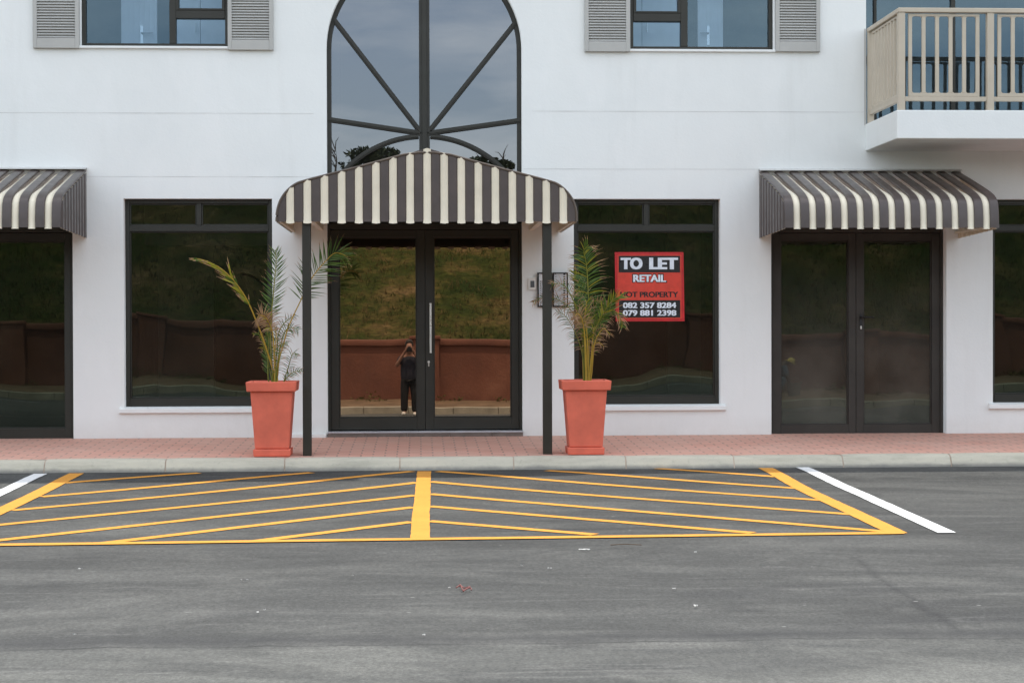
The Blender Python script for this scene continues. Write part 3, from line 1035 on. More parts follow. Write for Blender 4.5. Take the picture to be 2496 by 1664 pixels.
pts += [(ARX + (AR - 0.02) * math.cos(math.pi * i / 48), yA0 + 0.035, ARZ + (AR - 0.02) * math.sin(math.pi * i / 48)) for i in range(49)]
b.add(pts, [tuple(range(len(pts)))])
b.build('pane', G_ARCH, aw)


# upstairs windows with shutters
def upper_window(o, mull, bar_z0, bar_z1, small_left, lab):
    x0, x1, z0, z1 = o
    y0, y1 = 0.08, 0.15
    fw = 0.042
    b = MB()
    b.box(x0, x0 + fw, y0, y1, z0, z1)
    b.box(x1 - fw, x1, y0, y1, z0, z1)
    b.box(x0 + fw, x1 - fw, y0, y1, z1 - fw, z1)
    b.box(x0 + fw, x1 - fw, y0 - 0.006, y1, z0, z0 + 0.04)
    b.box(mull[0], mull[1], y0 - 0.01, y1, z0 + 0.04, z1 - fw)
    sx0, sx1 = (x0 + fw, mull[0]) if small_left else (mull[1], x1 - fw)
    b.box(sx0, sx1, y0 - 0.008, y1, bar_z0, bar_z1)
    t = 0.03
    for (c0, c1) in ((bar_z1, z1 - fw),):
        b.box(sx0, sx0 + t, y0 - 0.012, y1 - 0.02, c0, c1)
        b.box(sx1 - t, sx1, y0 - 0.012, y1 - 0.02, c0, c1)
        b.box(sx0 + t, sx1 - t, y0 - 0.012, y1 - 0.02, c0, c0 + t * 0.7)
    wd = b.build('window', FRAME, bld, bevel=0.004)
    wd['label'] = lab
    yp = y0 + 0.04
    bx0, bx1 = (mull[1], x1 - fw) if small_left else (x0 + fw, mull[0])
    pane('pane', bx0, bx1, z0 + 0.04, z1 - fw, yp, G_UP, wd)
    pane('pane', sx0, sx1, z0 + 0.04, bar_z0, yp, G_UP, wd)
    pane('pane', sx0, sx1, bar_z1, z1 - fw, yp, G_UP, wd)
    s = MB()
    s.add([(x0 - 0.01, -0.03, z0 - 0.026), (x1 + 0.01, -0.03, z0 - 0.026), (x1 + 0.01, -0.03, z0 - 0.003), (x0 - 0.01, -0.03, z0 - 0.003),
           (x0 - 0.01, 0.003, z0 - 0.03), (x1 + 0.01, 0.003, z0 - 0.03), (x1 + 0.01, 0.003, z0 + 0.003), (x0 - 0.01, 0.003, z0 + 0.003)],
          [(0, 1, 2, 3), (4, 7, 6, 5), (0, 4, 5, 1), (3, 2, 6, 7), (0, 3, 7, 4), (1, 5, 6, 2)])
    s.build('sill', PLASTER, wd, bevel=0.003)
    return wd


yu = 0.08
upper_window(o_ulwin, (at(413, 60, yu).x, at(429, 60, yu).x), at(490, 46, yu).z, at(490, 26, yu).z, False, 'upstairs window left of the arched window')
upper_window(o_urwin, (at(1659, 60, yu).x, at(1676, 60, yu).x), at(1600, 53, yu).z, at(1600, 33, yu).z, True, 'upstairs window between the arched window and the balcony')


def shutter(px0, px1, pyb, lab):
    x0, x1, z0, _ = rect(px0, 0, px1, pyb, -0.03)
    z1 = z0 + 1.30
    y0, y1 = -0.042, -0.003
    st = 0.042
    bot = at(px0, pyb - 25, -0.03).z
    b = MB()
    b.box(x0, x0 + st, y0, y1, z0, z1)
    b.box(x1 - st, x1, y0, y1, z0, z1)
    b.box(x0 + st, x1 - st, y0, y1, z0, bot)
    b.box(x0 + st, x1 - st, y0, y1, z1 - 0.09, z1)
    b.box(x0 + st, x1 - st, -0.014, -0.006, bot, z1 - 0.09)
    sh = b.build('shutter', SHUTTER, bld, bevel=0.004)
    sh['label'] = lab
    s = MB()
    z = bot + 0.004
    pitch = 6.67 / SCALE
    while z + pitch < z1 - 0.09:
        g = [[(x, yy, zz) for x in (x0 + st, x1 - st)] for (yy, zz) in ((-0.016, z + pitch * 0.98), (-0.037, z + 0.007), (-0.038, z + 0.001), (-0.016, z + pitch * 0.6))]
        s.sheet(g)
        z += pitch
    s.build('slats', SHUTTER, sh)


shutter(80, 193, 118, 'outer left grey louvred shutter')
shutter(555, 666, 122.5, 'grey louvred shutter nearest the arched window on its left')
shutter(1425, 1535.5, 126.5, 'grey louvred shutter nearest the arched window on its right')
shutter(1890.5, 1999, 126.5, 'grey louvred shutter nearest the balcony')

# rooms seen through the upstairs glass
UPW = simple('upstairs_wall', (0.13, 0.135, 0.14), 0.8)


def room_wall(*bx, mat):
    q_ = MB()
    q_.box(*bx)
    q_.build('inner_wall', mat, bld)


b = MB()
b.box(BX0 + 0.25, o_main[0] - 0.15, 2.6, 2.7, 2.86, 5.44)
b.box(o_main[1] + 0.15, o_bal[0] - 0.25, 2.6, 2.7, 2.86, 5.44)
b.box(o_bal[0] - 0.25, o_bal[0] - 0.15, WALL_T, 4.6, 2.86, 5.44)
b.box(o_bal[0] - 0.15, BX1 - 0.25, 4.5, 4.6, 2.86, 5.44)
b.build('inner_wall', UPW, bld)
for (pa, pb, ha, hb, sgn, ca, cb, seam, hand) in ((295, 382, 346, 375, -1, 423, 570, 489, 478), (1701, 1762, 1726, 1705, 1, 1500, 1664, 1564, 1575)):
    yd = 0.8
    x0, x1, z0, z1 = rect(pa, -200, pb, 140, yd)
    b = MB()
    b.box(x0, x1, yd, yd + 0.05, 2.86, z1)
    k = 7
    for i in range(k):
        xx = x0 + (x1 - x0) * (i + 0.5) / k
        b.box(xx - 0.004, xx + 0.004, yd - 0.006, yd, 2.9, z1 - 0.05)
    idr = b.build('interior_door', PALE_ROOM, bld)
    b = MB()
    e = at(ha, 85, yd)
    f = at(hb, 82, yd)
    b.tube([(e.x, yd, f.z), (e.x, yd - 0.05, f.z), (f.x, yd - 0.05, f.z)], 0.009)
    b.box(e.x - 0.015, e.x + 0.015, yd - 0.012, yd - 0.006, f.z - 0.13, f.z + 0.08)
    b.build('handle', STEEL, idr)
    x0, x1, z0, z1 = rect(ca, -200, cb, 140, yd)
    sx = at(seam, 50, yd).x
    b = MB()
    b.box(x0, sx - 0.004, yd - 0.02, yd + 0.5, 2.86, z1)
    b.box(sx + 0.004, x1, yd - 0.02, yd + 0.5, 2.86, z1)
    cup = b.build('cupboard', PALE_ROOM, bld, bevel=0.003)
    b = MB()
    e = at(hand, 70, yd)
    b.tube([(e.x, yd - 0.05, e.z - 0.05), (e.x, yd - 0.05, e.z + 0.05)], 0.008)
    b.build('handle', STEEL, cup)
# ground floor partition walls seen through the shop windows
x0, x1, _, _ = rect(240, 500, 521, 900, 2.2)
room_wall(x0, x1, 2.2, 2.3, 0.01, 2.72, mat=MID_ROOM)
x0, x1, _, z1 = rect(240, 598, 700, 900, 1.2)
room_wall(x0, x1, 1.2, 1.3, z1, 2.72, mat=MID_ROOM)
x0, x1, _, _ = rect(1627, 500, 1800, 900, 2.2)
room_wall(x0, x1, 2.2, 2.3, 0.01, 2.72, mat=MID_ROOM)

# ------------------------------------------------------------------ balcony
BD = 1.26
bx0 = at(2109, 340).x
bal = MB()
slab_b = at(2109, 368).z
bal.box(bx0, bx0 + 6.0, -BD, 0.002, slab_b, BAL_TOP)
bo = bal.build('balcony', PLASTER, bld, bevel=0.008)
rtop = at(2196, 18.5, -BD).z
rbot0, rbot1 = at(2300, 246, -BD).z, at(2300, 235, -BD).z
px_ = lambda p, y=-BD + 0.03: at(p, 150, y).x
yR0, yR1 = -BD + 0.012, -BD + 0.075
posts = [(px_(2189 + 216.5 * i), px_(2205.5 + 216.5 * i)) for i in range(7)]
rt0 = at(2300, 30.5, -BD).z
for (a0, a1) in posts:
    b = MB()
    b.box(a0, a1, yR0, yR1, BAL_TOP, rt0)
    b.build('post', RAIL, bo, bevel=0.004)
b = MB()
b.box(posts[0][0] - 0.004, posts[-1][1] + 0.004, yR0 - 0.008, yR1 + 0.008, rt0, rtop)
b.box(posts[0][0] - 0.004, posts[0][0] + 0.06, yR1 + 0.008, 0.0, rt0, rtop)
b.build('top_rail', RAIL, bo, bevel=0.006)
b = MB()
for i in range(len(posts) - 1):
    b.box(posts[i][1], posts[i + 1][0], yR0 + 0.012, yR1 - 0.012, rbot0, rbot1)
b.box(posts[0][0] + 0.012, posts[0][0] + 0.05, yR1, -0.05, rbot0, rbot1)
b.build('bottom_rail', RAIL, bo, bevel=0.004)
pt0, pt1 = at(2300, 33.5, -BD).z, at(2300, 39, -BD).z
pb1 = at(2300, 226, -BD).z


def panel(x0, x1, ya, yb, nb, along):
    """baluster panel with rounded slots; along = 'x' or 'y'"""
    b = MB()
    wdt = 0.037
    L = x1 - x0

    def bx(a0, a1, z0, z1):
        if along == 'x':
            b.box(a0, a1, ya, yb, z0, z1)
        else:
            b.box(ya, yb, a0, a1, z0, z1)
    bx(x0, x1, pt1, pt0)
    bx(x0, x1, rbot1 + 0.002, pb1)
    for i in range(nb):
        c = x0 + wdt / 2 + (L - wdt) * i / (nb - 1)
        bx(c - wdt / 2, c + wdt / 2, pb1, pt1)
        for s in (-1, 1):
            if (i == 0 and s < 0) or (i == nb - 1 and s > 0):
                continue
            for (zz, dz) in ((pb1, 1), (pt1, -1)):
                tri = [(c + s * wdt / 2, zz), (c + s * (wdt / 2 + 0.016), zz), (c + s * wdt / 2, zz + dz * 0.016)]
                if along == 'x':
                    b.prism(tri, ya + 0.003, yb - 0.003)
    return b.build('baluster_panel', RAIL, bo, bevel=0.003)


panel(px_(2214.5), px_(2388), yR0 + 0.02, yR1 - 0.02, 6, 'x')
for i in range(1, 6):
    panel(px_(2215.5 + 216.5 * i), px_(2389.5 + 216.5 * i), yR0 + 0.02, yR1 - 0.02, 6, 'x')
panel(-BD + 0.12, -0.12, posts[0][0] + 0.018, posts[0][0] + 0.042, 9, 'y')
b = MB()
b.box(posts[0][0], posts[0][0] + 0.06, -0.06, -0.004, BAL_TOP, rt0)
b.build('post', RAIL, bo, bevel=0.004)
# small conduit on the wall end
b = MB()
xw = at(2109, 200).x
b.box(xw - 0.012, xw + 0.008, -0.012, -0.002, BAL_TOP - 0.01, at(2109, 71).z)
b.build('conduit', FLASH, bo)
# sliding door behind the balcony
ysl = 0.36
b = MB()
x0, x1, z0, z1 = o_bal[0] - 0.1, o_bal[1] + 0.1, BAL_TOP - 0.01, o_bal[3] + 0.1
for (a0, a1) in ((at(2130, 100, ysl).x, at(2137, 100, ysl).x), (at(2318, 100, ysl).x, at(2329, 100, ysl).x), (at(2520, 100, ysl).x, at(2531, 100, ysl).x)):
    b.box(a0, a1, ysl, ysl + 0.06, z0, z1)
b.box(x0, x1, ysl + 0.002, ysl + 0.058, z0, z0 + 0.05)
b.box(x0, x1, ysl + 0.002, ysl + 0.058, z1 - 0.06, z1)
sd = b.build('sliding_door', FRAME, bld, bevel=0.003)
pane('pane', x0, x1, z0, z1, ysl + 0.03, G_UP, sd)
b = MB()
b.box(o_bal[0] - 0.10, o_bal[0] - 0.001, WALL_T - 0.02, ysl + 0.03, z0, z1)
b.build('reveal', PLASTER, sd)


# ------------------------------------------------------------------ striped awnings
def smooth_path(pts, n=4):
    """round the corners of a polyline"""
    for _ in range(2):
        out = [pts[0]]
        for i in range(len(pts) - 1):
            a, c = Vector(pts[i]), Vector(pts[i + 1])
            if i > 0:
                out.append(tuple(a.lerp(c, 0.25)))
            if i < len(pts) - 2:
                out.append(tuple(a.lerp(c, 0.75)))
        out.append(pts[-1])
        pts = out
    return pts


def strip_section(w, light, n=8):
    out = []
    if light:
        for i in range(n + 1):
            t = i / n
            out.append((t * w, -0.004 + 0.014 * math.sin(math.pi * t)))
    else:
        out = [(0.0, -0.004), (0.002, 0.012), (0.007, 0.0165), (w * 0.5, 0.018), (w - 0.007, 0.0165), (w - 0.002, 0.012), (w, -0.004)]
    return out


def awning(x0, x1, prof, nwhite, label, name='awning'):
    """prof: (depth, z) from the wall outwards"""
    root = empty(name, ((x0 + x1) / 2, -prof[-1][0] / 2, prof[-1][1]))
    tag(root, label, 'awning', 'striped metal awnings over the shop doors')
    path = smooth_path(prof)
    W = x1 - x0
    # nwhite light strips between nwhite + 1 dark strips
    wl_, wd_ = 0.43, 0.57
    unit = W / (nwhite + (nwhite + 1) * wd_ / wl_) / wl_
    b = MB()
    x = x0
    for k in range(2 * nwhite + 1):
        light = k % 2 == 1
        ww = unit * (wl_ if light else wd_) * (wl_ if False else 1)
        ww = W * (wl_ if light else wd_) / (nwhite * wl_ + (nwhite + 1) * wd_)
        sec = strip_section(ww, light)
        grid = []
        m = len(path)
        for i, (dp, z) in enumerate(path):
            a, c = path[max(i - 1, 0)], path[min(i + 1, m - 1)]
            t = Vector((c[0] - a[0], c[1] - a[1])).normalized()
            nrm = Vector((-t.y, t.x))
            if light:
                # the cream strips lie under the dark ones on the slope and swell out on the drop
                lift = -0.028 + 0.030 * min(1.0, max(0.0, (dp / prof[-1][0] - 0.55) / 0.35))
            else:
                lift = 0.0
            grid.append([(x + s, -(dp + nrm.x * (h + lift)), z + nrm.y * (h + lift)) for s, h in sec])
        if light:
            grid.append([(px2, py2 - 0.006, pz2 - 0.012) for (px2, py2, pz2) in grid[-1]])
        b.sheet(grid, 1 if light else 0)
        x += ww
    b.build('cover', [AWN_DARK, AWN_LIGHT], root, smooth=True)
    # corrugated side cheeks
    D_ = prof[-1][0]

    def ztop(dp):
        for i in range(len(path) - 1):
            if path[i][0] <= dp <= path[i + 1][0] and path[i + 1][0] > path[i][0]:
                return path[i][1] + (path[i + 1][1] - path[i][1]) * (dp - path[i][0]) / (path[i + 1][0] - path[i][0])
        return path[-1][1]
    zb_ = prof[-1][1]
    for xs_, s in ((x0, -1), (x1, 1)):
        b = MB()
        npl = 9
        g = []
        for i in range(npl):
            for (u, off) in ((0.0, 0.0), (0.12, 0.016), (0.62, 0.016), (0.74, 0.0)):
                dp = (D_ - 0.01) * (i + u) / npl
                g.append((xs_ + s * (-0.010 + off), dp))
        low = [(xx, -dp, zb_ - 0.035 * (1 - dp / D_) - 0.004) for xx, dp in g]
        top = [(xx, -dp, max(ztop(dp) - 0.012, zb_)) for xx, dp in g]
        b.sheet([low, top])
        low2 = [(p_[0] - s * 0.004, p_[1], p_[2] - 0.002) for p_ in low]
        top2 = [(p_[0] - s * 0.004, p_[1], p_[2]) for p_ in top]
        b.sheet([low2, top2], 1)
        b.build('side_panel', [AWN_DARK, AWN_LIGHT], root)
    b = MB()
    b.box(x0 - 0.01, x1 + 0.01, -0.03, -0.003, prof[0][1] + 0.004, prof[0][1] + 0.038)
    b.add([(x0 - 0.01, -0.03, prof[0][1] + 0.036), (x1 + 0.01, -0.03, prof[0][1] + 0.036), (x1 + 0.01, -0.085, prof[0][1] + 0.016), (x0 - 0.01, -0.085, prof[0][1] + 0.016)], [(0, 1, 2, 3)])
    b.build('flashing', FLASH, root)
    # front bottom rail and arms
    b = MB()
    b.tube([(x0 + 0.02, -D_ + 0.03, zb_ + 0.02), (x1 - 0.02, -D_ + 0.03, zb_ + 0.02)], 0.012, 8)
    for xx in (x0 + 0.04, x1 - 0.04):
        b.tube([(xx, -D_ + 0.03, zb_ + 0.02), (xx, -0.005, zb_ + 0.02)], 0.012, 8)
    b.build('frame', AWN_LIGHT, root, smooth=True)
    return root


AD = 1.30
zw = at(1850, 421).z
zf = at(1912, 555.5, -AD).z
pr = [(0.004, zw), (1.00, at(1899, 466, -1.0).z), (AD - 0.03, at(1908, 486, -1.26).z), (AD, at(1911, 520, -AD).z), (AD + 0.004, zf)]
xa, xb_ = at(1851, 420).x, at(2338, 418).x
awning(xa, xb_, pr, 13, 'brown and cream striped awning over the dusty double door below the balcony')
xl1 = at(210, 420).x
zl = at(210, 416).z - zw
awning(xl1 - (xb_ - xa), xl1, [(d_, z_ + zl * 0.4) for d_, z_ in pr], 13, 'brown and cream striped awning cut by the left edge of the photo')

# ------------------------------------------------------------------ entrance canopy
CY = -1.98
cpt = lambda px, py: (at(px, py, CY).x, at(px, py, CY).z)
half = [(1041, 361.5), (887, 404), (733, 442.5), (717, 450.5), (704, 461), (692, 474), (684, 487), (678, 502.5), (674.5, 522), (674.5, 540)]
lpts = [cpt(*p) for p in half]
cx = lpts[0][0]
hw = cx - lpts[-1][0]
prof_c = [(cx - x, z) for x, z in lpts]       # (distance from centre, z)
zbot = prof_c[-1][1]


def ztop_c(u):
    u = abs(u)
    for i in range(len(prof_c) - 1):
        a, c = prof_c[i], prof_c[i + 1]
        if a[0] <= u <= c[0] + 1e-9 and c[0] > a[0]:
            return a[1] + (c[1] - a[1]) * (u - a[0]) / (c[0] - a[0])
    return prof_c[-2][1]


can = empty('entrance_canopy', (cx, CY, pave_z(CY)))
tag(can, 'brown and cream striped peaked canopy on two posts over the main entrance', 'canopy')
b = MB()
unit = 41.5 / (FPX / (DIST + CY))
wlt, wdk = unit * 0.445, unit * 0.555
edges = []
x = -unit * 8 - wlt / 2
edges.append((-hw + 0.004, x, False))
for k in range(17):
    edges.append((x, x + wlt, True))
    nx_ = x + wlt + wdk if k < 16 else hw - 0.004
    edges.append((x + wlt, nx_, False))
    x += unit
for (a0, a1, light) in edges:
    n_ = 8
    grid_lo, grid_lo2, grid_mid, grid_hi = [], [], [], []
    for i in range(n_ + 1):
        t = i / n_
        u = a0 + (a1 - a0) * t
        if light:
            yy = CY - 0.016 * math.sin(math.pi * t)
        else:
            yy = CY + 0.003 - 0.010 * min(1, min(t, 1 - t) * 8)
        zt = ztop_c(u)
        fl = 0.010 if light else 0.0
        us = cx + u + (t - 0.5) * (0.006 if light else 0)
        grid_lo.append((us, yy - fl, zbot - (0.014 + 0.006 * math.sin(math.pi * t) if light else 0.002)))
        grid_lo2.append((cx + u, yy, zbot + 0.02))
        grid_mid.append((cx + u, yy, zbot + (zt - zbot) * 0.5))
        grid_hi.append((cx + u, yy, max(zt, zbot + 0.03)))
    b.sheet([grid_lo, grid_lo2, grid_mid, grid_hi], 1 if light else 0)
b.build('fascia', [AWN_DARK, AWN_LIGHT], can, smooth=True)
outline = [(cx - u, z) for u, z in prof_c[::-1]] + [(cx + u, z) for u, z in prof_c[1:]]
sm = smooth_path(outline)
b = MB()
b.tube([(x_, CY - 0.004, z_) for x_, z_ in sm], 0.012, 8)
b.build('edge_trim', simple('trim_tan', (0.085, 0.065, 0.05), 0.4), can, smooth=True)
b = MB()
nstr = 15
for k in range(nstr):
    for part in range(4):
        y0_, y1_ = (k + (0, 0.1, 0.5, 0.6)[part]) / nstr, (k + (0.1, 0.5, 0.6, 1.0)[part]) / nstr
        o0, o1 = (0, 0.016, 0.016, 0)[part], (0.016, 0.016, 0, 0)[part]
        grid = []
        for (yy, off) in ((y0_, o0), (y1_, o1)):
            row = []
            for i, (x_, z_) in enumerate(sm):
                a, c = sm[max(i - 1, 0)], sm[min(i + 1, len(sm) - 1)]
                t = Vector((c[0] - a[0], c[1] - a[1])).normalized()
                nr = Vector((-t.y, t.x))
                row.append((x_ + nr.x * (off - 0.012), CY + 0.012 + (-CY - 0.014) * yy, z_ + nr.y * (off - 0.012) - (0.008 if i in (0, len(sm) - 1) and off else 0)))
            grid.append(row)
        b.sheet(grid, 1 if part in (3,) else 0)
        cen = Vector((cx, 0, zbot + 0.15))
        b.sheet([[tuple(Vector(p_) + (Vector((cen.x, p_[1], cen.z)) - Vector(p_)).normalized() * 0.005) for p_ in row] for row in grid], 1)
b.build('roof', [AWN_DARK, AWN_LIGHT], can)
b = MB()
for s in (-1, 1):
    xx = cx + s * (hw - 0.02)
    b = MB()
    b.tube([(xx, CY + 0.03, zbot + 0.012), (xx, -0.01, zbot + 0.012)], 0.014, 8)
    b.build('side_rail', AWN_LIGHT, can)
    b = MB()
    xq = cx + s * (hw - 0.30)
    b.box(xq - 0.025, xq + 0.025, CY + 0.08, -0.004, zbot + 0.02, zbot + 0.07)
    b.build('strut', AWN_LIGHT, can)
b = MB()
b.box(cx - hw + 0.03, cx + hw - 0.03, CY + 0.03, CY + 0.07, zbot + 0.012, zbot + 0.052)
b.build('front_beam', POST, can)
b = MB()
b.prism([(x_, zbot + (z_ - zbot) * 0.96 + 0.004) for x_, z_ in [(cx + (p_[0] - cx) * 0.985, p_[1]) for p_ in sm]], CY + 0.012, CY + 0.022)
b.build('added_backing', POST, can)  # dark sheet added behind the fascia so its mirrored back looks shaded
for (pxa, pxb) in ((737, 758), (1323.5, 1345.5)):
    yp0 = -1.94
    x0, x1 = at(pxa, 800, yp0).x, at(pxb, 800, yp0).x
    b = MB()
    b.box(x0, x1, yp0, yp0 + (x1 - x0), pave_z(yp0) - 0.02, zbot + 0.03)
    b.build('post', POST, can, bevel=0.005)

# ------------------------------------------------------------------ wall fittings
b = MB()
x0, x1, z0, z1 = rect(1287.5, 677, 1307.5, 707, -0.01)
cr_ = empty('card_reader', ((x0 + x1) / 2, 0, z0))
tag(cr_, 'small white entry reader with a grey screen on the wall beside the nameplates', 'card reader')
b.box(x0, x1, -0.022, -0.002, z0, z1)
b.build('case', OFFWHITE, cr_, bevel=0.004)
b = MB()
b.box(x0 + 0.022, x1 - 0.022, -0.026, -0.021, z0 + 0.028, z1 - 0.032)
b.build('screen', simple('reader_screen', (0.10, 0.11, 0.12), 0.25, 0.1), cr_)
for (pa, pb, lab, side) in ((1310, 1346, 'intercom panel partly hidden behind the right canopy post', 0), (1347.5, 1384.5, 'intercom panel partly covered by palm leaves beside the post', 1)):
    x0, x1, z0, z1 = rect(pa, 664, pb, 748.5, -0.02)
    ip = empty('intercom_panel', ((x0 + x1) / 2, 0, z0))
    tag(ip, lab, 'intercom panel', 'intercom panels beside the entrance')
    b = MB()
    t = 0.015
    b.box(x0, x0 + t, -0.04, -0.002, z0, z1)
    b.box(x1 - t, x1, -0.04, -0.002, z0, z1)
    b.box(x0 + t, x1 - t, -0.04, -0.002, z0, z0 + t)
    b.box(x0 + t, x1 - t, -0.04, -0.002, z1 - t, z1)
    b.build('frame', BLACK, ip, bevel=0.004)
    b = MB()
    b.box(x0 + t, x1 - t, -0.03, -0.002, z0 + t, z1 - t)
    b.build('plate', PANEL, ip)
    n_ = 14
    for i in range(n_):
        if side == 0 and i > 10:
            continue
        zc = z0 + 0.025 + (z1 - z0 - 0.045) * i / (n_ - 1)
        b = MB()
        h_ = 0.0075
        b.box(x0 + 0.028, x1 - 0.028, -0.0335, -0.029, zc - h_, zc + h_)
        bt = b.build('button', BLACK, ip)
        b = MB()
        b.box(x0 + 0.033, x1 - 0.050, -0.0345, -0.033, zc - h_ + 0.0028, zc + h_ - 0.0028)
        b.build('name_strip', PANEL, bt)

# poster on the shop window
yP = REC + 0.028
x0, x1, z0, z1 = rect(1498.5, 614.5, 1667, 783, yP)
ps = empty('poster', ((x0 + x1) / 2, yP, z0))
tag(ps, 'red TO LET poster with white and black lettering stuck on the shop window', 'poster')
b = MB()
n_ = 14
g = []
for j in range(n_ + 1):
    row = []
    for i in range(n_ + 1):
        u, v = i / n_, j / n_
        sk = 0.010 * (1 - v)
        row.append((x0 + sk + (x1 - x0 - 0.004) * u, yP + 0.0015 * noise.noise(Vector((u * 5, v * 5, 2))), z0 + (z1 - z0) * v))
    g.append(row)
b.sheet(g)
po = b.build('sheet', RED_EDGE, ps)
so = po.modifiers.new('thickness', 'SOLIDIFY')
so.thickness = 0.002
so.offset = 1.0


def prect(pa, qa, pb, qb, y0, y1, mat, name):
    a0, a1, c0, c1 = rect(pa, qa, pb, qb, yP)
    b = MB()
    b.box(a0, a1, y0, y1, c0, c1)
    return b.build(name, mat, ps, bevel=0.006 if mat is BLACK_VINYL else 0)


prect(1505, 621, 1661, 777, yP - 0.0062, yP - 0.0035, RED_VINYL, 'background_print')
prect(1508, 623.5, 1657.5, 664, yP - 0.0082, yP - 0.006, BLACK_VINYL, 'black_band')
prect(1508.5, 731.5, 1658, 774, yP - 0.0082, yP - 0.006, BLACK_VINYL, 'black_band')


def ptext(s, pa, qa, pb, qb, off, mat, y, name='lettering'):
    a0, a1, c0, c1 = rect(pa, qa, pb, qb, yP)
    return text_mesh(s, a0, a1, c0, c1, y, off, 0.0015, mat, name, ps)


ptext('TO', 1512.5, 628, 1566, 656.5, 0.06, WHITE_INK, yP - 0.008)
ptext('LET', 1582, 628, 1652.5, 656.5, 0.06, WHITE_INK, yP - 0.008)
ptext('RETAIL', 1540.5, 667, 1626, 689, 0.085, BLACK_VINYL, yP - 0.0062)
ptext('RETAIL', 1543, 669.5, 1623.5, 687, 0.04, WHITE_INK, yP - 0.0078)
ptext('HOT PROPERTY', 1511.5, 711, 1653, 724.5, 0.035, BLACK_VINYL, yP - 0.0062)
ptext('082 357 8284', 1518, 737, 1648, 751, 0.035, WHITE_INK, yP - 0.008)
ptext('079 881 2398', 1518, 755.5, 1648.5, 769.5, 0.035, WHITE_INK, yP - 0.008)


# ------------------------------------------------------------------ planters and palms
def planter(px_rim0, px_rim1, foot_py, label):
    zc = -0.05
    p = on((px_rim0 + px_rim1) / 2, foot_py, zc)
    for _ in range(4):
        p = on((px_rim0 + px_rim1) / 2, foot_py, pave_z(p.y))
    fy = p.y                      # front of the saucer
    sc_ = FPX / (DIST + fy)
    half_s = 45.5 / sc_
    cy = fy + half_s
    cxp = p.x
    zz = pave_z(cy)
    k = 1.0 / (FPX / (DIST + cy - 0.2))
    root = empty('planter', (cxp, cy, zz))
    tag(root, label, 'planter', 'tall terracotta planters at the entrance')
    H0 = 0.0
    b = MB()
    s0 = half_s
    b.frustum(cxp, cy, zz + 0.001, zz + 0.068, s0 * 0.97, s0 * 0.97, s0, s0)
    b.build('saucer', POT, root, bevel=0.008)
    zb0, zb1, zt0, zt1 = zz + 0.05, zz + 0.605, zz + 0.60, zz + 0.69
    b = MB()
    b.frustum(cxp, cy, zz + 0.069, zb1, 41 * k, 41 * k, 51 * k, 51 * k)
    b.build('pot', POT, root, bevel=0.012)
    # rim: hollow square ring
    b = MB()
    ro0, ro1, ri = 59.0 * k, 61.0 * k, 51 * k
    sq = lambda a, z: [(cxp - a, cy - a, z), (cxp + a, cy - a, z), (cxp + a, cy + a, z), (cxp - a, cy + a, z)]
    rings = [sq(50 * k, zt0), sq(ro0, zt0), sq(ro1, zt1), sq(ri, zt1), sq(ri * 0.97, zt1 - 0.07)]
    vs = [v for r_ in rings for v in r_]
    fs = [(i * 4 + j, i * 4 + (j + 1) % 4, i * 4 + 4 + (j + 1) % 4, i * 4 + 4 + j) for i in range(4) for j in range(4)]
    b.add(vs, fs)
    b.build('rim', POT, root, bevel=0.008)
    b = MB()
    n_ = 8
    a = ri * 0.96
    b.sheet([[(cxp - a + 2 * a * i / n_, cy - a + 2 * a * j / n_, zt1 - 0.05 + 0.014 * noise.noise(Vector((i * 1.3, j * 1.7, cxp)))) for i in range(n_ + 1)] for j in range(n_ + 1)])
    b.build('soil', SOIL, root)
    return cxp, cy, zt1 - 0.05


PL = planter(601, 723.5, 1114.0, 'terracotta planter left of the entrance holding the sparse palm')
PR = planter(1366.5, 1492, 1109.5, 'terracotta planter right of the entrance holding the bushy palm')


def leaf_mat(name, c0, c1):
    m, n, l, p = newmat(name)
    f = vnoise(n, l, 9, 4, 0.6)
    l.new(ramp(n, l, f, [(0.3, c0), (0.7, c1)]), p.inputs['Base Color'])
    p.inputs['Roughness'].default_value = 0.45
    p.inputs['Specular IOR Level'].default_value = 0.35
    out = n['Material Output']
    tl = n.new('ShaderNodeBsdfTranslucent')
    tl.inputs['Color'].default_value = (*[min(1, x * 1.6) for x in c1], 1)
    mx = n.new('ShaderNodeMixShader')
    mx.inputs['Fac'].default_value = 0.22
    l.new(p.outputs[0], mx.inputs[1])
    l.new(tl.outputs[0], mx.inputs[2])
    l.new(mx.outputs[0], out.inputs['Surface'])
    return m


LEAF_G = leaf_mat('palm_leaf_green', (0.035, 0.085, 0.014), (0.085, 0.145, 0.02))
LEAF_Y = leaf_mat('palm_leaf_yellowing', (0.19, 0.21, 0.018), (0.30, 0.27, 0.025))
LEAF_B = leaf_mat('palm_leaf_dry', (0.20, 0.115, 0.06), (0.40, 0.25, 0.13))
STEM = leaf_mat('palm_stem', (0.36, 0.24, 0.03), (0.50, 0.33, 0.045))
STEM_G = leaf_mat('palm_stem_green', (0.13, 0.16, 0.02), (0.24, 0.22, 0.03))
PM = [LEAF_G, LEAF_Y, LEAF_B, STEM, STEM_G]


def catmull(pts, n=8):
    out = []
    P = [pts[0]] + pts + [pts[-1]]
    for i in range(1, len(P) - 2):
        for j in range(n):
            t = j / n
            a, b_, c, d = P[i - 1], P[i], P[i + 1], P[i + 2]
            out.append(0.5 * ((2 * b_) + (c - a) * t + (2 * a - 5 * b_ + 4 * c - d) * t * t + (3 * b_ - a - 3 * c + d) * t ** 3))
    out.append(pts[-1])
    return out


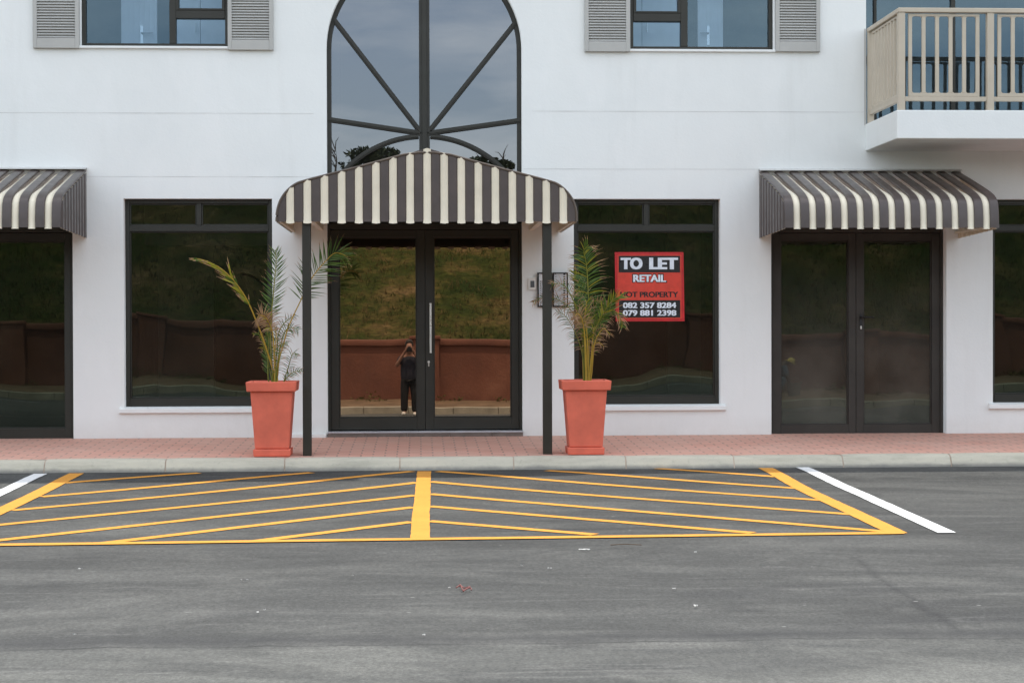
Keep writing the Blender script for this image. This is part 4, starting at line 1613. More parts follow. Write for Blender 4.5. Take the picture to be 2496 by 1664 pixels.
def frond(parent, pts, leaf0, length, sides=(1, 1), ang=45, droop=0.25, mats=(0, 0, 0, 1), tip=0.25, width=0.011, spacing=0.018, stem=3, r0=0.0075, rnd=0.25, fwd=0.3, curl=0.0):
    """one palm frond: curved stem and rows of leaflets from fraction leaf0 of its length on"""
    path = catmull([Vector(p) for p in pts], 9)
    b = MB()
    k = len(path)
    b.tube(path, [r0 * (1 - 0.8 * i / (k - 1)) + 0.0012 for i in range(k)], 6, stem)
    acc = [0.0]
    for i in range(1, k):
        acc.append(acc[-1] + (path[i] - path[i - 1]).length)
    L = acc[-1]
    s = leaf0 * L
    while s < L * 0.995:
        i = max(j for j in range(k) if acc[j] <= s)
        i = min(i, k - 2)
        t = (s - acc[i]) / max(1e-6, acc[i + 1] - acc[i])
        p = path[i].lerp(path[i + 1], t)
        d = (path[i + 1] - path[i]).normalized()
        fr = (s / L - leaf0) / (1 - leaf0)
        view = Vector((0, -1, 0))
        lat = d.cross(view)
        lat = lat.normalized() if lat.length > 0.1 else Vector((1, 0, 0))
        for sd, amt in ((1, sides[0]), (-1, sides[1])):
            if random.random() > amt:
                continue
            prof_l = (0.55 + 0.75 * math.sin(math.pi * min(1, 0.12 + fr * 0.86))) * length * (1 + random.uniform(-rnd, rnd) * 0.7)
            a = R(ang * (1.15 - 0.5 * fr) + random.uniform(-9, 9))
            dd = (d * math.cos(a) + lat * (sd * math.sin(a)) + view * random.uniform(-fwd, fwd)).normalized()
            segs = 6
            wv = width * random.uniform(0.8, 1.2)
            side_v = dd.cross(view * 0.8 + Vector((random.uniform(-.5, .5), 0, random.uniform(-.5, .5)))).normalized()
            q = p.copy()
            mi = mats[random.randrange(len(mats))]
            cur = dd.copy()
            cl = curl * random.uniform(0.3, 1.3)
            row_prev = None
            for j in range(segs + 1):
                u = j / segs
                wd = wv * (0.45 + 1.1 * u if u < 0.35 else (1 - u) / 0.65 * 0.85 + 0.06)
                row = (q - side_v * wd / 2, q + side_v * wd / 2)
                if row_prev:
                    m_ = 2 if (u > 1 - tip * random.uniform(0.5, 1.4)) else mi
                    b.add([row_prev[0], row_prev[1], row[1], row[0]], [(0, 1, 2, 3)], m_)
                row_prev = row
                cur = (cur + Vector((0, 0, -1)) * droop * (0.15 + u) * 0.5 + lat * sd * cl * u * 0.15 - d * cl * u * 0.5).normalized()
                q = q + cur * (prof_l / segs)
        s += spacing * random.uniform(0.8, 1.2)
    return b.build('frond', PM, parent)


def pts_from(zx, zy, sx, lst, cy, dys):
    out = []
    for (X, Y), dy in zip(lst, dys):
        p = at(zx + X / sx, zy + Y / sx, cy + dy)
        out.append(p)
    return out


def palm(info, zx, zy, sx, fronds, label):
    cxp, cy, zs = info
    root = empty('palm', (cxp, cy, zs))
    tag(root, label, 'palm', 'palms in the entrance planters')
    for (lst, dys, kw) in fronds:
        kw = dict(kw)
        pts = pts_from(zx, zy, sx, lst, cy, dys)
        base = Vector((cxp + (pts[0].x - cxp) * 0.7, cy + dys[0], zs - 0.02))
        frond(root, [base] + pts, **kw)
    return root


LF = [
    ([(845, 1330), (770, 1080), (690, 860), (585, 620), (470, 450), (340, 320), (200, 240), (75, 205)], [0, -.05, -.1, -.15, -.2, -.24, -.26, -.28],
     dict(leaf0=0.55, length=0.135, sides=(0.15, 1.0), ang=24, droop=-0.05, mats=(1, 1, 0, 1), tip=0.28, width=0.020, spacing=0.017, stem=3, fwd=0.15)),
    ([(842, 1330), (822, 1050), (830, 800), (848, 600), (864, 420), (880, 250), (872, 118)], [0, .02, .03, .04, .05, .05, .04],
     dict(leaf0=0.52, length=0.125, ang=52, droop=-0.03, mats=(0, 0, 0, 0), tip=0.03, width=0.012, spacing=0.021, stem=4, fwd=0.15)),
    ([(905, 1250), (955, 1060), (1005, 890), (1130, 620), (1240, 400), (1380, 230), (1480, 150), (1600, 190)], [0, 0, 0, .02, .05, .1, .12, .14],
     dict(leaf0=0.56, length=0.19, ang=52, droop=0.12, mats=(0, 0, 0, 0), tip=0.08, width=0.013, spacing=0.023, stem=3, fwd=0.2)),
    ([(862, 1350), (850, 1000), (815, 870), (765, 790), (700, 775)], [0, -.04, -.1, -.18, -.25],
     dict(leaf0=0.66, length=0.125, ang=62, droop=0.5, mats=(2, 2, 1, 2), tip=0.7, width=0.011, spacing=0.011, stem=3, fwd=0.8, curl=0.3)),
    ([(890, 1290), (925, 1080), (970, 940), (1030, 900), (1105, 925)], [0, .03, .02, -.03, -.06],
     dict(leaf0=0.5, length=0.10, ang=60, droop=0.55, mats=(0, 0, 2), tip=0.35, width=0.009, spacing=0.018, stem=4, fwd=0.6, curl=0.3)),
    ([(872, 1300), (890, 1120), (900, 980), (935, 890), (990, 830), (1075, 770)], [0, .06, .09, .09, .06, .0],
     dict(leaf0=0.42, length=0.085, ang=55, droop=0.5, mats=(0, 2, 0), tip=0.45, width=0.008, spacing=0.022, stem=4, fwd=0.6, curl=0.4)),
    ([(970, 1400), (1005, 1290), (1030, 1200), (1060, 1150), (1090, 1180)], [.02, .0, -.04, -.06, -.08],
     dict(leaf0=0.3, length=0.08, ang=60, droop=0.45, mats=(0, 0, 2), tip=0.3, width=0.008, spacing=0.024, stem=4, r0=0.005, fwd=0.4, curl=0.3)),
    ([(960, 1440), (1000, 1390), (1060, 1345), (1140, 1330)], [-.02, -.05, -.08, -.1],
     dict(leaf0=0.3, length=0.055, ang=55, droop=0.35, mats=(0, 0, 2), tip=0.3, width=0.010, spacing=0.018, stem=4, r0=0.005, fwd=0.4)),
    ([(800, 1400), (798, 1200), (805, 1050), (790, 930)], [.05, .07, .08, .08],
     dict(leaf0=0.25, length=0.085, ang=42, droop=0.15, mats=(0, 0, 0), tip=0.15, width=0.010, spacing=0.018, stem=4, fwd=0.4)),
    ([(880, 1340), (905, 1200), (915, 1100), (950, 1060), (1000, 1060)], [-.06, -.08, -.08, -.1, -.12],
     dict(leaf0=0.3, length=0.075, ang=55, droop=0.5, mats=(0, 2, 0), tip=0.4, width=0.008, spacing=0.02, stem=4, r0=0.005, fwd=0.5, curl=0.4)),
    ([(865, 1380), (868, 1150), (880, 1000), (875, 900)], [-.02, -.02, -.01, 0],
     dict(leaf0=0.35, length=0.07, ang=40, droop=0.25, mats=(0, 0, 2), tip=0.3, width=0.008, spacing=0.022, stem=3, fwd=0.5)),
    ([(830, 1400), (800, 1250), (745, 1050), (700, 960), (650, 965)], [.04, .07, .1, .1, .08],
     dict(leaf0=0.6, length=0.06, ang=55, droop=0.4, mats=(0, 1, 2), tip=0.4, width=0.008, spacing=0.022, stem=4, r0=0.005, fwd=0.5)),
]
palm(PL, 460, 580, 4.1275, LF, 'sparse palm with long arching fronds in the left planter')

RF = [
    ([(625, 1400), (640, 1050), (640, 700), (628, 420), (612, 240), (590, 130), (640, 70)], [0, 0, 0, 0, -.02, -.06, -.1],
     dict(leaf0=0.45, length=0.17, ang=66, droop=0.30, mats=(0, 0, 0, 1), tip=0.25, width=0.013, spacing=0.017, stem=4, fwd=0.3, curl=0.2)),
    ([(660, 1400), (680, 1050), (730, 860), (820, 700), (900, 610), (985, 580)], [0, -.02, -.05, -.1, -.14, -.16],
     dict(leaf0=0.42, length=0.125, ang=42, droop=0.0, mats=(0, 0, 0, 1), tip=0.12, width=0.012, spacing=0.017, stem=4, fwd=0.35)),
    ([(650, 1400), (700, 950), (790, 790), (880, 730), (950, 790), (985, 900)], [0, -.02, -.06, -.1, -.12, -.12],
     dict(leaf0=0.45, length=0.12, ang=50, droop=0.5, mats=(0, 1, 0, 2), tip=0.35, width=0.010, spacing=0.017, stem=4, fwd=0.4, curl=0.3)),
    ([(605, 1400), (590, 1000), (530, 740), (450, 560), (370, 460), (270, 470)], [0, -.03, -.07, -.1, -.12, -.12],
     dict(leaf0=0.4, length=0.115, ang=60, droop=0.5, mats=(0, 2, 0, 2), tip=0.55, width=0.008, spacing=0.017, stem=4, fwd=0.7, curl=0.5)),
    ([(590, 1300), (560, 1100), (480, 900), (400, 780), (320, 740)], [0, .03, .05, .05, .05],
     dict(leaf0=0.45, length=0.11, ang=58, droop=0.5, mats=(0, 0, 2), tip=0.4, width=0.008, spacing=0.02, stem=4, r0=0.006, fwd=0.5, curl=0.4)),
    ([(600, 1350), (570, 1000), (470, 740), (330, 620), (180, 600), (75, 650)], [.02, .06, .1, .12, .12, .1],
     dict(leaf0=0.55, length=0.085, ang=45, droop=0.45, mats=(0, 2, 0), tip=0.5, width=0.008, spacing=0.016, stem=4, r0=0.006, fwd=0.5, curl=0.3)),
    ([(620, 1350), (610, 950), (575, 680), (530, 460), (485, 330)], [.03, .05, .06, .06, .05],
     dict(leaf0=0.42, length=0.125, ang=40, droop=0.2, mats=(0, 0, 1), tip=0.2, width=0.012, spacing=0.016, stem=4, fwd=0.4)),
    ([(670, 1350), (690, 1120), (720, 1000), (790, 910), (850, 970)], [-.03, -.05, -.06, -.07, -.08],
     dict(leaf0=0.5, length=0.095, ang=55, droop=0.5, mats=(2, 2, 0), tip=0.7, width=0.008, spacing=0.022, stem=3, r0=0.006, fwd=0.6, curl=0.5)),
    ([(655, 1400), (675, 1180), (690, 1080), (740, 1050), (790, 1090)], [-.02, -.05, -.08, -.1, -.1],
     dict(leaf0=0.6, length=0.075, ang=55, droop=0.4, mats=(2, 2), tip=0.8, width=0.007, spacing=0.03, stem=3, r0=0.005, fwd=0.6, curl=0.5)),
    ([(610, 1350), (600, 1000), (575, 830), (530, 760), (500, 790)], [-.06, -.1, -.15, -.2, -.22],
     dict(leaf0=0.72, length=0.12, ang=65, droop=0.45, mats=(2, 2, 1), tip=0.9, width=0.011, spacing=0.012, stem=3, fwd=0.9, curl=0.6)),
    ([(640, 1350), (650, 950), (665, 760), (720, 660), (790, 620)], [.03, .04, .03, .0, -.03],
     dict(leaf0=0.5, length=0.12, ang=48, droop=0.25, mats=(0, 2, 0), tip=0.3, width=0.010, spacing=0.016, stem=4, fwd=0.6, curl=0.2)),
    ([(635, 1400), (625, 1000), (600, 800), (620, 640)], [-.05, -.07, -.08, -.09],
     dict(leaf0=0.55, length=0.13, ang=40, droop=0.2, mats=(0, 0, 1), tip=0.2, width=0.013, spacing=0.017, stem=3, fwd=0.6)),
]
for (bx, tx) in ((600, 612), (615, 628), (630, 650), (645, 690), (585, 570), (655, 710)):
    RF.append(([(bx, 1400), ((bx + tx) / 2, 1150), (tx, 900)], [random.uniform(-.06, .06)] * 3,
               dict(leaf0=0.93, length=0.1, ang=25, droop=0.1, mats=(0, 1), tip=0.2, width=0.012, spacing=0.02, stem=3, r0=0.0072, fwd=0.4)))
palm(PR, 1280, 580, 4.127, RF, 'bushy palm with dry brown leaf tips in the right planter')

# ------------------------------------------------------------------ bits lying on the road
b = MB()
p0 = gp(1112, 1437)
for k in range(3):
    pts = []
    for i in range(9):
        t = i / 8
        pts.append((p0.x + 0.012 * k + t * 0.055 + 0.007 * math.sin(i + k), p0.y - 0.06 * k + 0.03 * math.sin(t * 5 + k * 2), road_z(p0.y) + 0.012 + 0.012 * abs(math.sin(t * 4 + k))))
    b.tube(pts, 0.0035, 6)
tag(b.build('ribbon', simple('red_ribbon', (0.15, 0.045, 0.038), 0.6), smooth=True), 'crumpled piece of dull red ribbon lying on the open road', 'ribbon')
scr = [(1424, 1344, .085, .016), (1643, 1440, .022, .011), (1696, 1482, .026, .022), (628, 1498, .018, .014), (596, 1419, .05, .01), (1033, 1554, .018, .012), (1095, 1438, .014, .013),
       (1273, 1383, .022, .008), (1695, 1350, .022, .008), (1340, 1390, .03, .008), (195, 1391, .03, .01), (182, 1553, .02, .01), (860, 1408, .012, .01), (645, 1492, .012, .01)]
scrap_m = simple('white_paper', (0.42, 0.42, 0.40), 0.7)
for (px, py, wx, wy) in scr:
    wx, wy = wx * 0.45, wy * 0.25
    p = gp(px, py)
    b = MB()
    g = []
    ra = random.uniform(-0.4, 0.4)
    for j in range(5):
        row = []
        for i in range(5):
            u, v = (i - 2) / 2 * wx * random.uniform(0.7, 1), (j - 2) / 2 * wy * 2.2 * random.uniform(0.7, 1)
            row.append((p.x + u * math.cos(ra) - v * math.sin(ra), p.y + u * math.sin(ra) + v * math.cos(ra), road_z(p.y) + 0.011 + random.uniform(0, 0.008)))
        g.append(row)
    b.sheet(g)
    o = b.build('paper_scrap', scrap_m)
    tag(o, 'tiny white scrap lying on the grey road', 'scrap', 'white scraps littering the road')
b = MB()
p = gp(1524, 1332)
b.tube([(p.x - 0.09, p.y, road_z(p.y) + 0.013), (p.x, p.y + 0.01, road_z(p.y) + 0.016), (p.x + 0.1, p.y - 0.012, road_z(p.y) + 0.013)], 0.003, 6)
tag(b.build('twig', simple('twig_bark', (0.10, 0.07, 0.045), 0.9)), 'thin brown twig lying on the road beside a white scrap', 'twig')

#@@REFLECTED@@
# ------------------------------------------------------------------ across the road: kerb, verge, retaining wall, grass bank, trees
WY = -23.3
b = MB()
prof2 = [(ROAD_FAR + 0.02, -0.4), (ROAD_FAR, -0.09), (ROAD_FAR - 0.03, -0.075), (ROAD_FAR - 0.15, -0.07), (ROAD_FAR - 0.17, -0.4)]
k = -45.0
while k < 45:
    vs = [(x, y, z) for x in (k + 0.006, k + 0.994) for y, z in prof2]
    c = len(prof2)
    b.add(vs, [(j, j + 1, c + j + 1, c + j) for j in range(c - 1)] + [tuple(range(c)), tuple(range(2 * c - 1, c - 1, -1))])
    k += 1.0
tag(b.build('kerb', simple('weathered_kerb', (0.30, 0.27, 0.21), 0.9, 0.25, 3, 40, 0.4)), 'pale concrete kerb across the road, seen only mirrored in the glass', 'kerb', kind='structure')
b = MB()
b.sheet([[(x, y, z + 0.03 * noise.noise(Vector((x, y * 2, 4)))) for x in [-45 + 0.6 * i for i in range(151)]] for y, z in ((ROAD_FAR - 0.16, -0.1), (-21.8, -0.03), (-22.6, 0.0), (WY + 0.05, 0.05))])
tag(b.build('verge', simple('verge_soil', (0.16, 0.105, 0.062), 0.95, 0.35, 2.0, 40, 0.6), smooth=True), 'strip of bare brown soil below the retaining wall', 'verge', kind='structure')


def wall_mat():
    m, n, l, p = newmat('terracotta_render')
    f = vnoise(n, l, 0.8, 7, 0.65)
    base = ramp(n, l, f, [(0.3, (0.12, 0.043, 0.026)), (0.55, (0.185, 0.068, 0.040)), (0.75, (0.26, 0.112, 0.068))])
    g = vnoise(n, l, 2.2, 6, 0.7, (1.3, 1, 0.35))
    base = mixc(n, l, ramp(n, l, g, [(0.55, (0, 0, 0)), (0.75, (0.5, 0.5, 0.5))]), base, (0.11, 0.05, 0.034))
    l.new(base, p.inputs['Base Color'])
    p.inputs['Roughness'].default_value = 0.85
    bump(n, l, p, vnoise(n, l, 14, 6, 0.7), 0.6, 0.02)
    return m


TERRA = wall_mat()
rw_ = empty('retaining_wall', (0, WY, 0))
tag(rw_, 'terracotta rendered retaining wall with pillars and coping below the grass bank', 'wall')
WT = 1.42
b = MB()
b.box(-40, 40, WY - 0.25, WY, -0.3, WT)
b.build('wall', TERRA, rw_)
b = MB()
g = []
for (y, dz) in ((WY + 0.06, -0.09), (WY + 0.075, -0.01), (WY + 0.05, 0.045), (WY - 0.1, 0.06), (WY - 0.3, 0.04), (WY - 0.31, -0.09)):
    g.append([(x, y, WT + dz + 0.012 * noise.noise(Vector((x * 0.5, 0, 1)))) for x in [-40 + 0.5 * i for i in range(161)]])
b.sheet(g)
b.build('coping', TERRA, rw_, smooth=True)
for X in (-16.2, -12.9, -9.5, -6.2, -2.9, 0.4, 3.5, 6.6, 10.3, 13.6):
    b = MB()
    b.frustum(X, WY + 0.12, -0.3, WT + 0.03, 0.36, 0.14, 0.33, 0.12)
    b.box(X - 0.37, X + 0.37, WY - 0.02, WY + 0.29, WT + 0.031, WT + 0.115)
    b.build('pillar', TERRA, rw_, bevel=0.02)


def bank_z(x, y):
    t = (WY - 0.25 - y)
    z = 1.36 + min(t, 8.6) * 0.455 + max(0, min(t - 8.6, 3.0)) * 0.12
    return z + 0.16 * noise.noise(Vector((x * 0.35, y * 0.35, 0))) * min(1, t) + 0.06 * noise.noise(Vector((x * 1.6, y * 1.6, 5))) * min(1, t)


def bank_mat():
    m, n, l, p = newmat('dry_grass_bank')
    f = vnoise(n, l, 0.55, 8, 0.68, (1, 1, 1))
    base = ramp(n, l, f, [(0.36, (0.026, 0.046, 0.010)), (0.48, (0.056, 0.068, 0.016)), (0.58, (0.125, 0.100, 0.036)), (0.70, (0.26, 0.17, 0.095))])
    g = vnoise(n, l, 7, 7, 0.75, (1, 1, 2))
    base = mixc(n, l, 1.0, base, ramp(n, l, g, [(0.3, (0.3, 0.3, 0.3)), (0.7, (1.5, 1.5, 1.45))]), 'MULTIPLY')
    l.new(base, p.inputs['Base Color'])
    p.inputs['Roughness'].default_value = 0.95
    p.inputs['Specular IOR Level'].default_value = 0.1
    bump(n, l, p, vnoise(n, l, 6, 8, 0.75), 1.0, 0.12)
    return m


b = MB()
bys = [WY - 0.22 - 0.25 * i for i in range(48)] + [-38, -45, -60, -90, -140]
bxs = [-50 + 0.5 * i for i in range(201)]
b.sheet([[(x, y, bank_z(x, y)) for x in bxs] for y in bys])
tag(b.build('grass_bank', bank_mat(), smooth=True), 'steep bank of patchy dry grass above the retaining wall', 'bank', kind='structure')
rg = random.Random(3)
b = MB()
b.keep = True
for _ in range(16000):
    x, y = rg.uniform(-19, 21), WY - 0.3 - 8.8 * rg.random() ** 1.1
    nz = noise.noise(Vector((x * 0.6, y * 0.6, 9)))
    if nz < -0.25 and rg.random() < 0.8:
        continue
    z = bank_z(x, y)
    mi = 0 if nz + rg.uniform(-0.4, 0.4) > 0.05 else 1
    for _k in range(3):
        h, a, wd = rg.uniform(0.05, 0.17), rg.uniform(0, 6.28), rg.uniform(0.006, 0.014)
        ox, oy = rg.uniform(-.05, .05), rg.uniform(-.05, .05)
        lx, ly = rg.uniform(-.09, .09), rg.uniform(-.02, .10)
        dx, dy = math.cos(a) * wd, math.sin(a) * wd
        b.add([(x + ox - dx, y + oy - dy, z - 0.02), (x + ox + dx, y + oy + dy, z - 0.02), (x + ox + lx, y + oy + ly, z + h)], [(0, 1, 2)], mi)
tag(b.build('grass', [simple('grass_green', (0.055, 0.082, 0.018), 0.8, 0.3, 3, 20, 0), simple('grass_dry', (0.15, 0.105, 0.04), 0.85, 0.3, 3, 20, 0)]), kind='stuff')
# low weeds along the wall foot
b = MB()
b.keep = True
for _ in range(900):
    x = rg.uniform(-19, 21)
    if noise.noise(Vector((x * 0.9, 0, 3))) < -0.05:
        continue
    y, h = WY + 0.15 + abs(rg.gauss(0, 0.25)), rg.uniform(0.05, 0.22)
    for _k in range(3):
        a, l_ = rg.uniform(0, 6.28), rg.uniform(0.03, 0.09)
        px2, pz2 = x + rg.uniform(-.08, .08), 0.02 + h * rg.random()
        b.add([(px2, y, pz2), (px2 + math.cos(a) * l_, y + .03, pz2 + math.sin(a) * l_ * .6), (px2 + math.cos(a) * l_ * 1.5, y + .01, pz2 + 0.03), (px2 + math.cos(a) * l_ * .6, y - .02, pz2 - 0.02)], [(0, 1, 2, 3)])
tag(b.build('weeds', simple('weed_leaf', (0.11, 0.125, 0.03), 0.8, 0.35, 4, 20, 0)), kind='stuff')


def tree(px, toppy, y, wid, seed, label):
    rt = random.Random(seed)
    T = DIST - y
    X = (px - 1025) * T / FPX
    ztop = CAM.z + (790 - toppy) * T / FPX
    zb = bank_z(X, y) - 0.1
    H = max(1.5, ztop - zb)
    root = empty('tree', (X, y, zb))
    tag(root, label, 'tree', 'trees on the crest of the bank')
    b = MB()
    lean = rt.uniform(-.1, .1)
    b.tube([(X, y, zb), (X + lean * .5, y, zb + H * 0.3), (X + lean, y, zb + H * 0.5), (X + lean, y, zb + H * .68)], [0.03 * H, 0.022 * H, 0.013 * H, 0.003 * H], 8)
    lim = []
    for i in range(9):
        z0 = zb + H * rt.uniform(0.3, 0.7)
        a = rt.uniform(0, 6.28)
        r_ = wid * rt.uniform(0.4, 0.95)
        e = Vector((X + math.cos(a) * r_, y + math.sin(a) * r_ * .8, z0 + H * rt.uniform(0.1, 0.3)))
        lim.append(e)
        b.tube([(X + lean * .7, y, z0), ((X + e.x) / 2, (y + e.y) / 2, (z0 + e.z) / 2 + .05 * H), tuple(e)], [0.012 * H, 0.008 * H, 0.003 * H], 6)
    b.build('trunk', simple('tree_bark', (0.10, 0.075, 0.055), 0.9, 0.3, 8, 40, 0.5), root, smooth=True)
    b = MB()
    b.keep = True
    cl = lim + [Vector((X + rt.gauss(0, wid * .45), y + rt.gauss(0, wid * .4), zb + H * rt.uniform(0.45, 0.97))) for _ in range(16)]
    for c in cl:
        rr = wid * rt.uniform(0.18, 0.38)
        mi = rt.randrange(2)
        for _ in range(70):
            d = Vector((rt.gauss(0, 1), rt.gauss(0, 1), rt.gauss(0, .8)))
            d = d.normalized() * rr * rt.random() ** .5
            p = c + d
            if p.z > ztop + .1:
                continue
            u = Vector((rt.uniform(-1, 1), rt.uniform(-1, 1), rt.uniform(-1, 1))).normalized()
            v = u.orthogonal().normalized()
            s = rt.uniform(0.05, 0.12)
            b.add([p - u * s, p + v * s * .45, p + u * s, p - v * s * .45], [(0, 1, 2, 3)], mi)
    b.build('crown', [leaf_dark, leaf_mid], root)


leaf_dark = simple('tree_leaf_dark', (0.035, 0.05, 0.018), 0.7, 0.3, 5, 20, 0)
leaf_mid = simple('tree_leaf_light', (0.075, 0.085, 0.03), 0.7, 0.3, 5, 20, 0)
for a in ((912, 368, -40, 0.95, 1, 'bushy dark tree, the broadest on the bank crest'), (818, 402, -38, 0.4, 2, 'small round tree on the bank crest'),
          (1178, 390, -42, 0.45, 4, 'thin wispy tree on the bank crest'), (1226, 400, -40, 0.32, 5, 'slender low tree on the bank crest'),
          (560, 404, -42, 1.1, 6, 'wide low tree on the bank crest towards the left'), (1650, 408, -42, 1.1, 8, 'wide low tree on the bank crest towards the right')):
    tree(*a)

# white lane line across the road, seen mirrored in the shop doors
b = MB()
for (xa, xb_) in ((-12.5, -8.0), (-6.6, -5.6), (5.2, 6.6), (8.0, 9.0), (9.8, 11.4)):
    stripe(b, Vector((xa, -19.55)), Vector((xb_, -19.4)), 0.10)
tag(b.build('road_marking', WHITE_LINE), 'broken white edge line along the far side of the road', 'road marking', kind='structure')


# ------------------------------------------------------------------ people (mirrored in the glass)
def skin(name, mat, verts, edges, rads, parent, root=0, sub=2):
    o_ = origin_of(parent)
    me = bpy.data.meshes.new(name)
    me.from_pydata([tuple(Vector(v) - o_) for v in verts], edges, [])
    me.materials.append(mat)
    o = bpy.data.objects.new(name, me)
    COL.objects.link(o)
    if parent:
        o.parent = parent
    md_ = o.modifiers.new('skin', 'SKIN')
    md_.use_smooth_shade = True
    if not me.skin_vertices:
        return o
    for i, sv in enumerate(me.skin_vertices[0].data):
        r_ = rads[i]
        sv.radius = r_ if isinstance(r_, tuple) else (r_, r_)
        sv.use_root = i == root
    sb = o.modifiers.new('sub', 'SUBSURF')
    sb.levels = sub
    sb.render_levels = sub
    return o


SKIN = simple('skin', (0.30, 0.15, 0.10), 0.5, 0.08, 8, 60, 0.05)
HAIR = simple('dark_hair', (0.025, 0.018, 0.014), 0.6, 0.2, 20)
NAVY = simple('dark_navy_cloth', (0.018, 0.019, 0.030), 0.85, 0.2, 10, 80, 0.2)
BLACKC = simple('black_cloth', (0.012, 0.012, 0.013), 0.9, 0.2, 10, 80, 0.2)
SHOE = simple('white_shoe', (0.70, 0.66, 0.60), 0.6, 0.1)
px0, py0 = 0.01, -DIST - 0.28
pz0 = road_z(py0)
per = empty('person', (px0, py0, pz0))
tag(per, 'standing person in dark navy clothes and white shoes holding a camera to the face', 'person')
P = lambda x, y, z: (px0 + x, py0 + y, pz0 + z)
# one continuous body: pelvis-spine-neck-head, arms raised to the camera, legs
V = [P(0, 0, .80), P(0, 0, .98), P(0, .0, 1.16), P(0, .01, 1.25), P(0, .03, 1.315), P(0, .045, 1.39), P(0, .04, 1.475), P(0, .03, 1.53),
     P(-.145, .01, 1.21), P(-.27, .10, 1.06), P(-.10, .20, 1.33),
     P(.145, .01, 1.21), P(.26, .12, 1.05), P(.10, .20, 1.33),
     P(-.085, 0, .74), P(-.10, .02, .42), P(-.105, 0, .08), P(-.11, .10, .035),
     P(.085, 0, .74), P(.11, .03, .42), P(.12, .0, .08), P(.13, .10, .035), P(0, .125, 1.405), P(-.07, .235, 1.375), P(.07, .235, 1.375)]
E = [(0, 1), (1, 2), (2, 3), (3, 4), (4, 5), (5, 6), (6, 7), (3, 8), (8, 9), (9, 10), (3, 11), (11, 12), (12, 13), (0, 14), (14, 15), (15, 16), (16, 17), (0, 18), (18, 19), (19, 20), (20, 21), (5, 22), (10, 23), (13, 24)]
RD = [(.15, .11), (.145, .10), (.15, .10), (.09, .07), .05, (.065, .08), (.075, .09), (.05, .06), .055, .042, .030, .055, .042, .030, .085, .06, .042, .035, .085, .06, .042, .035, .014, .03, .03]
skin('body', SKIN, V, E, RD, per)
# shirt, trousers, shoes, hair
skin('shirt', NAVY, [P(0, 0, .64), P(0, 0, .92), P(0, 0, 1.10), P(0, .005, 1.21), P(0, .012, 1.29)],
     [(0, 1), (1, 2), (2, 3), (3, 4)], [(.20, .16), (.20, .155), (.195, .145), (.185, .125), (.09, .08)], per)
for s in (-1, 1):
    skin('sleeve', NAVY, [P(s * .10, .008, 1.235), P(s * .16, .012, 1.20), P(s * .23, .07, 1.10)], [(0, 1), (1, 2)], [.085, .085, .078], per)
skin('trousers', BLACKC, [P(0, 0, .90), P(-.09, 0, .70), P(-.105, .02, .42), P(-.11, 0, .07), P(.09, 0, .70), P(.115, .03, .42), P(.125, 0, .07)],
     [(0, 1), (1, 2), (2, 3), (0, 4), (4, 5), (5, 6)], [(.165, .125), .108, .085, .082, .108, .085, .082], per)
for s in (-1, 1):
    skin('shoe', SHOE, [P(s * .115, -.06, .045), P(s * .118, .05, .045), P(s * .13, .16, .035)], [(0, 1), (1, 2)], [(.045, .045), (.05, .045), (.045, .032)], per)
skin('hair', HAIR, [P(0, -.01, 1.42), P(0, .0, 1.50), P(0, .02, 1.565), P(0, .075, 1.565)], [(0, 1), (1, 2), (2, 3)], [(.085, .075), (.095, .09), (.08, .08), (.06, .035)], per)
for s in (-1, 1):
    for kf in range(4):
        skin('finger', SKIN, [P(s * .075, .235, 1.37 + .018 * kf), P(s * .085, .275, 1.372 + .018 * kf), P(s * (.055 - .004 * kf), .298, 1.374 + .018 * kf)], [(0, 1), (1, 2)], [.010, .009, .007], per, sub=1)
    skin('thumb', SKIN, [P(s * .07, .235, 1.355), P(s * .05, .21, 1.345), P(s * .03, .20, 1.35)], [(0, 1), (1, 2)], [.011, .010, .008], per, sub=1)
cm_ = empty('camera', P(0, .24, 1.34))
tag(cm_, 'black camera held up in front of the standing person\'s face', 'camera')
b = MB()
b.box(*[P(-.068, 0, 0)[0], P(.068, 0, 0)[0]], P(0, .195, 0)[1], P(0, .25, 0)[1], P(0, 0, 1.345)[2], P(0, 0, 1.43)[2])
b.box(P(-.03, 0, 0)[0], P(.03, 0, 0)[0], P(0, .20, 0)[1], P(0, .245, 0)[1], P(0, 0, 1.43)[2], P(0, 0, 1.455)[2])
b.build('body', BLACK, cm_, bevel=0.008)
b = MB()
b.tube([P(0, .248, 1.39), P(0, .265, 1.39)], 0.036, 20)
b.build('lens', BLACK, cm_, smooth=True)

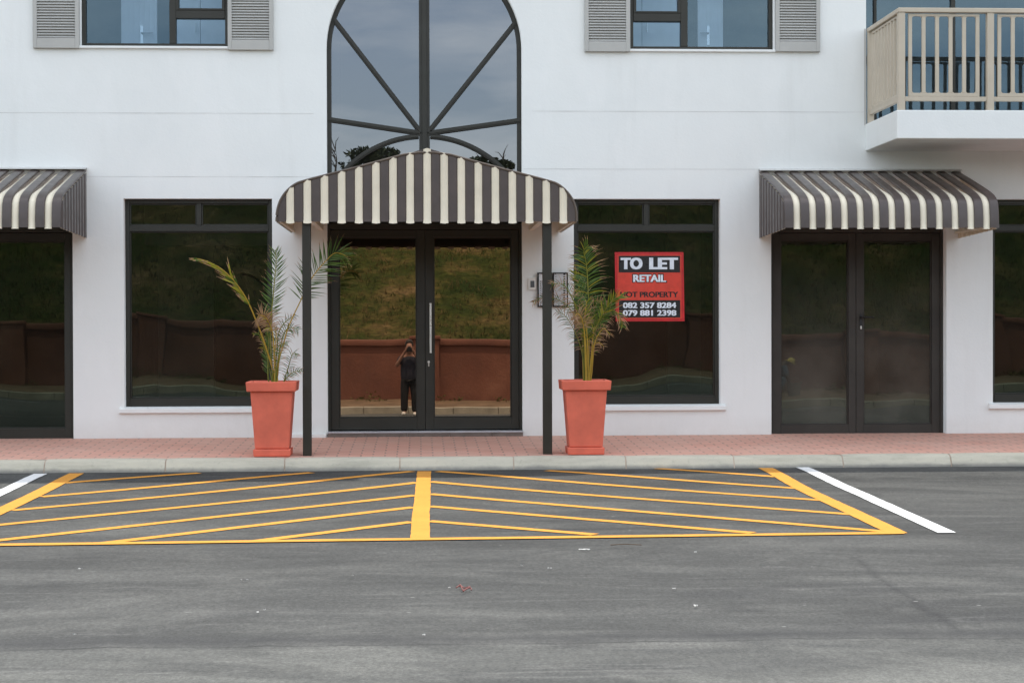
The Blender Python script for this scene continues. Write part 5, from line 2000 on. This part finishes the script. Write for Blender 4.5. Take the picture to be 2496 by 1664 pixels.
# worker crouching by the far kerb
BLUE = simple('blue_overall', (0.10, 0.14, 0.19), 0.85, 0.2, 8, 60, 0.2)
YHAT = simple('yellow_hat', (0.62, 0.44, 0.10), 0.7, 0.1)
wx, wy = 7.95, -22.0
wz = -0.03
wk = empty('person', (wx, wy, wz))
tag(wk, 'crouching worker in blue overalls and yellow hat beside the far kerb', 'person')
P = lambda x, y, z: (wx + x, wy + y, wz + z)
V = [P(0, 0, .42), P(.12, 0, .60), P(.26, 0, .74), P(.33, 0, .78), P(.42, 0, .80), P(.50, 0, .77), P(.30, -.17, .68), P(.36, -.2, .45), P(.42, -.1, .27), P(.30, .17, .68), P(.36, .2, .45), P(.42, .1, .27),
     P(.03, -.12, .38), P(.32, -.16, .40), P(.12, -.15, .08), P(.26, -.15, .03), P(.03, .12, .38), P(.32, .16, .40), P(.12, .15, .08), P(.26, .15, .03)]
E = [(0, 1), (1, 2), (2, 3), (3, 4), (4, 5), (2, 6), (6, 7), (7, 8), (2, 9), (9, 10), (10, 11), (0, 12), (12, 13), (13, 14), (14, 15), (0, 16), (16, 17), (17, 18), (18, 19)]
RD = [(.12, .15), (.11, .15), (.11, .15), .06, .07, .07, .06, .045, .035, .06, .045, .035, .09, .07, .05, .04, .09, .07, .05, .04]
SKIN2 = simple('dark_skin', (0.10, 0.055, 0.035), 0.5, 0.08, 8, 60, 0.05)
skin('body', SKIN2, V, E, RD, wk)
skin('overalls', BLUE, [V[0], V[1], P(.30, 0, .765)] + V[6:8] + V[9:11] + V[12:15] + V[16:19], [(0, 1), (1, 2), (2, 3), (3, 4), (2, 5), (5, 6), (0, 7), (7, 8), (8, 9), (0, 10), (10, 11), (11, 12)],
     [(.145, .18), (.14, .185), (.15, .19), .085, .06, .085, .06, .11, .09, .065, .11, .09, .065], wk)
b = MB()
hc = Vector(P(.50, 0, .80))
ax = Vector((.55, 0, .83)).normalized()
b.tube([hc - ax * .02, hc + ax * .0, hc + ax * .01, hc + ax * .07, hc + ax * .11, hc + ax * .115], [.14, .145, .095, .09, .06, .01], 18)
b.build('hat', YHAT, wk, smooth=True)
bk = empty('bucket', P(.52, 0, .0))
tag(bk, 'grey builder\'s bucket on the verge before the crouching worker', 'bucket')
b = MB()
b.tube([P(.52, 0, .01), P(.52, 0, .02), P(.52, 0, .27), P(.52, 0, .275)], [.10, .105, .145, .15], 18)
b.build('pail', simple('bucket_grey', (0.30, 0.27, 0.22), 0.7, 0.15), bk, smooth=True)
b = MB()
b.tube([P(.52 + .15 * math.cos(math.pi * i / 12), 0, .27 + .13 * math.sin(math.pi * i / 12)) for i in range(13)], 0.005, 6)
b.build('handle', STEEL, bk, smooth=True)
